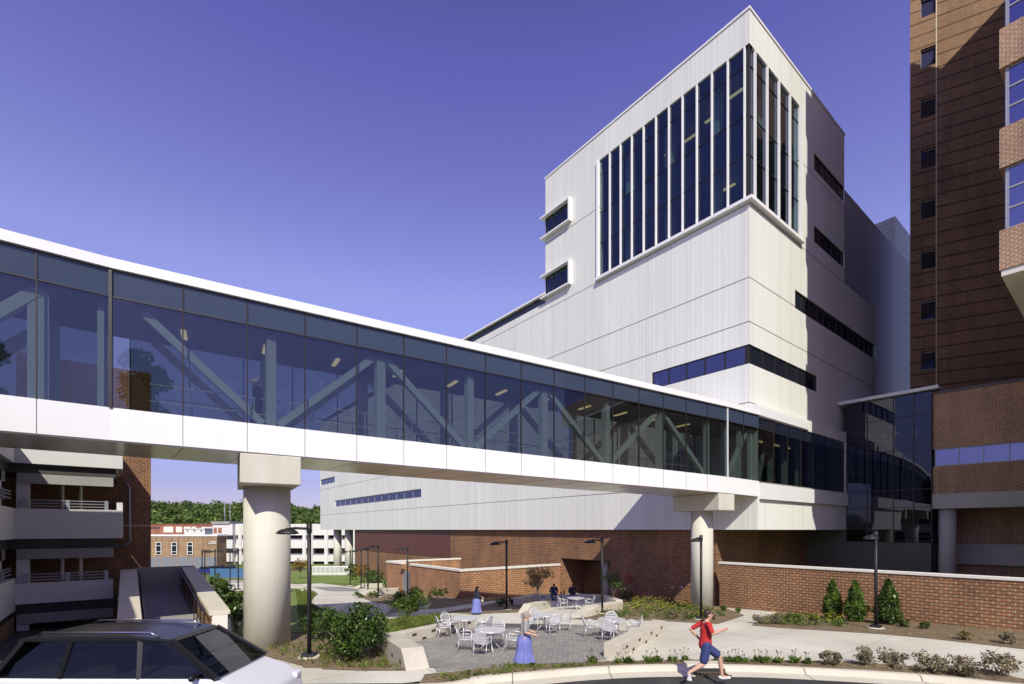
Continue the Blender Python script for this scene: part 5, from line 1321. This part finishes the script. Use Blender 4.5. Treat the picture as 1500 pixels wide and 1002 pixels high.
def tree(name, label, loc, h, r, lm, bm_, n, size, seed, trunk=.06, base=.35, group=None, cat='tree'):
    rg = random.Random(seed); t = thing(name, label, cat, loc, rg.uniform(0,6), group)
    mb = MB(); ends = []
    mb.tube([(0,0,-.1),(.02*h,0,h*base)], [trunk,trunk*.75], 8)
    for i in range(7):
        a = 6.283*i/7+rg.uniform(-.4,.4); q = r*rg.uniform(.4,.8); e = Vector((q*math.cos(a),q*math.sin(a),h*rg.uniform(base+.2,.92))); ends.append(e)
        mb.tube([(.02*h,0,h*base*.85),(e.x*.4,e.y*.4,h*base+(e.z-h*base)*.55),e], [trunk*.6,trunk*.4,trunk*.12], 6)
    mb.build('trunk', bm_, t)
    mb = MB()
    for e in ends+[Vector((0,0,h*.85)),Vector((0,0,h*.65))]:
        for j in range(4):
            c = e+Vector((rg.uniform(-.3,.3)*r,rg.uniform(-.3,.3)*r,rg.uniform(-.1,.16)*h)); cr = r*rg.uniform(.22,.42)
            mb.leaves(c, (cr,cr,cr*.75), n//36, size, rg, .3, up=.4)
    mb.build('crown', lm, t); return t
tree('small_tree', 'small tan leaved tree against the enclosure near the seated men', CW(XP(788,38),38,zg(38)), 2.3, 1.15, 'leaf_dry', 'bark_pale', 1500, .075, 4, .055)
tree('small_tree', 'slim green sapling in the shade left of the fire valve', CW(XP(898,33.5),33.5,zg(33.5)), 2.2, .8, 'leaf_shrub', 'bark', 500, .08, 6, .04)
tree('small_tree', 'orange leaved sapling beside the far garage column', CW(XP(440,75),75,zg(75)), 3.0, 1.4, 'leaf_orange', 'bark', 700, .14, 7, .06)
shrub('green_shrub', 'upright bright green shrub at the foot of the far building', CW(XP(516,72),72,zg(72)), 1.1, 2.9, 900, .13, 'leaf_light', 4, 'shrubs at the far brick base', seed=21)
shrub('green_shrub', 'reddish shrub at the foot of the maroon panelled wall', CW(XP(532,66),66,zg(66)), 1.3, 2.6, 800, .13, 'leaf_orange', 4, 'shrubs at the far brick base', seed=22)
shrub('green_shrub', 'broad green shrub behind the low far seat walls', CW(XP(549,58),58,zg(58)), 1.5, 2.0, 900, .12, 'leaf_shrub', 4, 'shrubs at the far brick base', seed=23)
shrub('green_shrub', 'dark shrub nearest the enclosure gate', CW(XP(575,56),56,zg(56)), 1.3, 1.4, 700, .12, 'leaf_shrub', 4, 'shrubs at the far brick base', seed=24)
q_ = CW(10.1,-32,1.2)
tree('tall_tree', 'tall dark tree across the road, mirrored in the skybridge glass above the garage', q_, 21, 3.7, 'leaf_forest', 'bark', 5200, .32, 15, .35, .4)
# kerbside mauve bushes
for i, (px, py, r_, h, lab) in enumerate(((1218,975,.34,.52,'mauve leaved bush first from the left along the kerb'),(1267,975,.36,.55,'mauve leaved bush second from the left along the kerb'),(1308,980,.4,.52,'mauve leaved bush third from the left along the kerb'),
  (1364,986,.4,.52,'mauve leaved bush fourth from the left, touching its neighbour'),(1403,990,.44,.5,'mauve leaved bush fifth from the left, spreading low'),(1465,991,.5,.58,'mauve leaved bush farthest right along the kerb'))):
    X, Y = GXY(px, py); shrub('kerb_bush', lab, CW(X,Y,zg(Y)), r_, h, 800, .038, 'leaf_mauve', 7, 'mauve bushes along the kerb', lift=.2, clumps=18, seed=40+i)
# low bed shrubs along the wall
for i, (px, py, r_, h, lm, lab) in enumerate(((1112,914,.45,.45,'leaf_mauve','silvery low shrub at the left tip of the wall bed'),(1135,914,.5,.5,'leaf_mauve','silvery low shrub second from the tip of the wall bed'),(1165,912,.45,.5,'leaf_light','green low shrub left of the conifers'),
  (1190,911,.4,.5,'leaf_light','yellow flecked low shrub at the left conifer'),(1325,919,.25,.35,'leaf_shrub','small dark shrub right of the conifers'),(1356,922,.25,.35,'leaf_light','sparse small shrub right of the conifers'),
  (1412,938,.3,.35,'leaf_dry','tan small shrub near the walk edge'),(1478,944,.35,.4,'leaf_mauve','silvery shrub at the right end of the wall bed'),(1060,896,.22,.38,'leaf_light','little round green shrub right of the slim pier'),(1081,898,.22,.4,'leaf_light','little upright green plant beside the brick wall corner'),
  (987,907,.4,.42,'leaf_mauve','silvery shrub at the front of the flower bed'),(1012,906,.42,.45,'leaf_mauve','silvery shrub beside the slim pier lamp'),(1045,908,.4,.42,'leaf_mauve','silvery shrub at the right tip of the flower bed'))):
    X, Y = GXY(px, py); shrub('low_shrub', lab, CW(X,Y,zg(Y)), r_, h, 420, .045, lm, 5, 'low shrubs in the planting beds', clumps=12, seed=60+i)
for i, (px, py, r_, h, lm, lab) in enumerate(((633,878,.5,.8,'leaf_light','yellow green shrub left at the enclosure wall foot'),(641,876,.4,.9,'leaf_shrub','dark shrub second at the enclosure wall foot'),(651,877,.4,.85,'leaf_shrub','dark shrub at the enclosure corner'),(696,872,.5,.9,'leaf_shrub','shrub behind the woman by the enclosure'),
  (719,872,.55,.9,'leaf_shrub','broad shrub left of the middle lamp'),(726,868,.4,1.0,'leaf_light','taller shrub beside the middle lamp'),(754,868,.4,.9,'leaf_shrub','shrub right of the middle lamp'),(770,868,.4,.7,'leaf_shrub','shrub left of the small tan tree'),(735,888,.45,.6,'leaf_shrub','shaded shrub at the foot of the middle lamp'),
  (750,886,.35,.5,'leaf_shrub','shaded shrub beside the sloping seat wall'),(920,880,.6,.8,'leaf_shrub','dark shrub in shade at the flower bed back'),(526,876,.5,.5,'leaf_light','yellow green shrub at the lamp row'),(546,876,.5,.5,'leaf_light','yellow green shrub between the lamp row posts'))):
    X, Y = GXY(px, py); shrub('low_shrub', lab, CW(X,Y,zg(Y)), r_, h, 380, .06, lm, 5, 'low shrubs at the enclosure', clumps=10, seed=90+i)
# flowering ground cover, spiky kerb plants, grass tufts: stuff
def scatter(name, poly, n, fn, m_, label, seed):
    rg = random.Random(seed); mb = MB(); xs = [p[0] for p in poly]; ys_ = [p[1] for p in poly]; c = 0; tries = 0
    while c < n and tries < n*40:
        tries += 1; x, y = rg.uniform(min(xs),max(xs)), rg.uniform(min(ys_),max(ys_)); ins = False
        for (xa,ya),(xb,yb) in zip(poly, poly[1:]+poly[:1]):
            if (ya > y) != (yb > y) and x < (xb-xa)*(y-ya)/(yb-ya)+xa: ins = not ins
        if ins: fn(mb, CW(x,y,zg(y)+.02), rg); c += 1
    o = mb.build(name, m_); tag(o, label, None, None, 'stuff'); return o
def f_mound(mb, p, rg):
    s_ = rg.uniform(.14,.32)
    mb.leaves(p+Vector((0,0,s_*.6)), (s_,s_,s_*.75), 26, .05, rg, .3, up=.5)
def f_flower(mb, p, rg):
    h = rg.uniform(.25,.55)
    for i in range(5): mb.leaf(p+Vector((rg.uniform(-.04,.04),rg.uniform(-.04,.04),h)), .032, rg, 2.0)
def f_blade(mb, p, rg, L=.3):
    for i in range(5):
        a = rg.uniform(0,6.283); b = Vector((math.cos(a),math.sin(a),0)); h = rg.uniform(.5,1)*L; w_ = Vector((-b.y,b.x,0))*.008
        mb.add([p-w_, p+w_, p+b*h*.25+Vector((0,0,h*.7))+w_*.7, p+b*h*.6+Vector((0,0,h)), p+b*h*.25+Vector((0,0,h*.7))-w_*.7], [(0,1,2,3,4)])
fb = gp((872,905),(960,907),(1030,911),(1060,903),(1022,889),(985,884),(930,879),(908,893))
scatter('flower_bed_foliage', fb, 230, f_mound, 'leaf_light', 'green foliage of the sunlit flower bed', 1)
scatter('yellow_flowers', fb, 420, f_flower, 'leaf_yellow', 'yellow blossoms over the flower bed', 2)
fb2 = gp((1110,916),(1200,919),(1245,921),(1240,913),(1150,907),(1112,910))
scatter('flower_bed_foliage', fb2, 60, f_mound, 'leaf_light', 'green foliage in front of the left conifer', 3)
scatter('yellow_flowers', fb2, 90, f_flower, 'leaf_yellow', 'yellow blossoms in front of the left conifer', 4)
scatter('yellow_flowers', gp((570,876),(600,873),(640,880),(625,889),(590,889)), 60, f_flower, 'leaf_yellow', 'yellow blossoms at the enclosure foot', 5)
scatter('tall_grass', gp((575,938),(598,941),(650,922),(660,914),(640,908),(600,914),(560,920)), 1500, lambda m_, p, r_: f_blade(m_, p, r_, .42), 'leaf_grass', 'tall loose grass behind the long seat wall', 6)
scatter('lawn_grass', gp((433,866),(462,868),(456,884),(483,899),(560,913),(560,928),(440,926)), 2600, lambda m_, p, r_: f_blade(m_, p, r_, .13), 'leaf_grass', 'short lawn grass blades by the curving path', 7)
scatter('bed_weeds', gp((385,958),(440,972),(530,981),(590,980),(560,955),(480,945),(400,945)), 160, lambda m_, p, r_: f_blade(m_, p, r_, .22), 'leaf_grass', 'yellow green weeds dotting the mulch by the lamp', 8)
scatter('bed_weeds', gp((640,993),(700,986),(800,978),(870,974),(860,979),(780,985),(660,1000)), 260, lambda m_, p, r_: f_blade(m_, p, r_, r_.uniform(.06,.2)), 'leaf_grass', 'dry grass tufts along the kerb strip', 9)
def f_litter(mb, p, rg):
    for i in range(3): mb.leaf(p+Vector((rg.gauss(0,.08),rg.gauss(0,.08),.015+rg.uniform(0,.03))), rg.uniform(.02,.05), rg, 4.0)
for i_, (pl_, n_) in enumerate(((beds[0],500),(beds[1],700),(beds[2],250),(beds[3],380),(beds[4],250))):
    scatter('leaf_litter', pl_, n_, f_litter, 'leaf_dry', 'dry leaf litter lying on the planting bed mulch', 30+i_)
# individual spiky kerb plants
rg = random.Random(77)
kp = [(868,973),(905,972),(920,972),(950,971.5),(963,970.5),(985,970),(1003,970),(1052,970),(1067,970),(1080,971),(1090,971),(1110,971),(1122,972),(1140,972),(1162,972),(1182,973)]
for i, (px, py) in enumerate(kp):
    X, Y = GXY(px, py); t = thing('kerb_plant', 'small green seed head plant in the kerbside mulch strip', 'plant', CW(X,Y,zg(Y)), 0, 'small seed head plants in the kerbside strip')
    mb = MB(); hh = rg.uniform(.22,.34)
    for j in range(34): f_blade(mb, Vector((rg.gauss(0,.08),rg.gauss(0,.06),0)), rg, hh*rg.uniform(.5,1)) if j < 14 else None
    mb.leaves((0,0,hh*.4),(.16,.12,hh*.4),40,.05,rg,.1,up=.6); mb.build('leaves', 'leaf_light', t)
    mb = MB(); tips = []
    for j in range(4):
        q = Vector((rg.uniform(-.18,.18),rg.uniform(-.1,.1),hh*rg.uniform(1.1,1.6))); mb.tube([(0,0,0),q], .004, 4); tips.append(q)
    mb.build('stalk', 'leaf_light', t)
    mb = MB()
    for q in tips: mb.ball(q,.02,6,4)
    mb.build('seed_heads', 'hair_dark', t)

# wooded hill
rg = random.Random(5)
hm = MB(); NX = 60
def hillz(X): return 21.0+2.5*math.sin(X*.021+1)+1.8*math.sin(X*.055)-max(0,(X+120)*.03)
vs = []; rows_ = [(235,-6,0),(270,.15,1),(330,.7,1),(380,.95,1),(520,.6,1),(700,-5,0)]
for Y, q, kk in rows_:
    for i in range(NX+1):
        X = -700+1500*i/NX; vs.append(CW(X,Y,q if not kk else hillz(X)*q*.72-3))
hm.add(vs, [(r*(NX+1)+i, r*(NX+1)+i+1, (r+1)*(NX+1)+i+1, (r+1)*(NX+1)+i) for r in range(len(rows_)-1) for i in range(NX)], True)
o = hm.build('hill', 'earth'); o['kind'] = 'structure'
fm = MB()
for i in range(420):
    Y = rg.uniform(240,400); px = rg.uniform(190,500) if i < 330 else rg.uniform(-400,1900); X = XP(px,Y)
    q = min(1,max(0,(Y-235)/130)); base = hillz(X)*q*.72-3; r_ = rg.uniform(5.5,10); hh = rg.uniform(7,13)
    for j in range(5):
        c = CW(X+rg.uniform(-.6,.6)*r_, Y+rg.uniform(-.5,.5)*r_, base+hh*rg.uniform(.45,1)); cr = r_*rg.uniform(.4,.65)
        fm.leaves(c, (cr,cr,cr*.7), 52, 1.05, rg, .55, up=.5)
o = fm.build('woodland', 'leaf_forest'); tag(o, 'dense green woodland covering the distant hill', None, None, 'stuff')
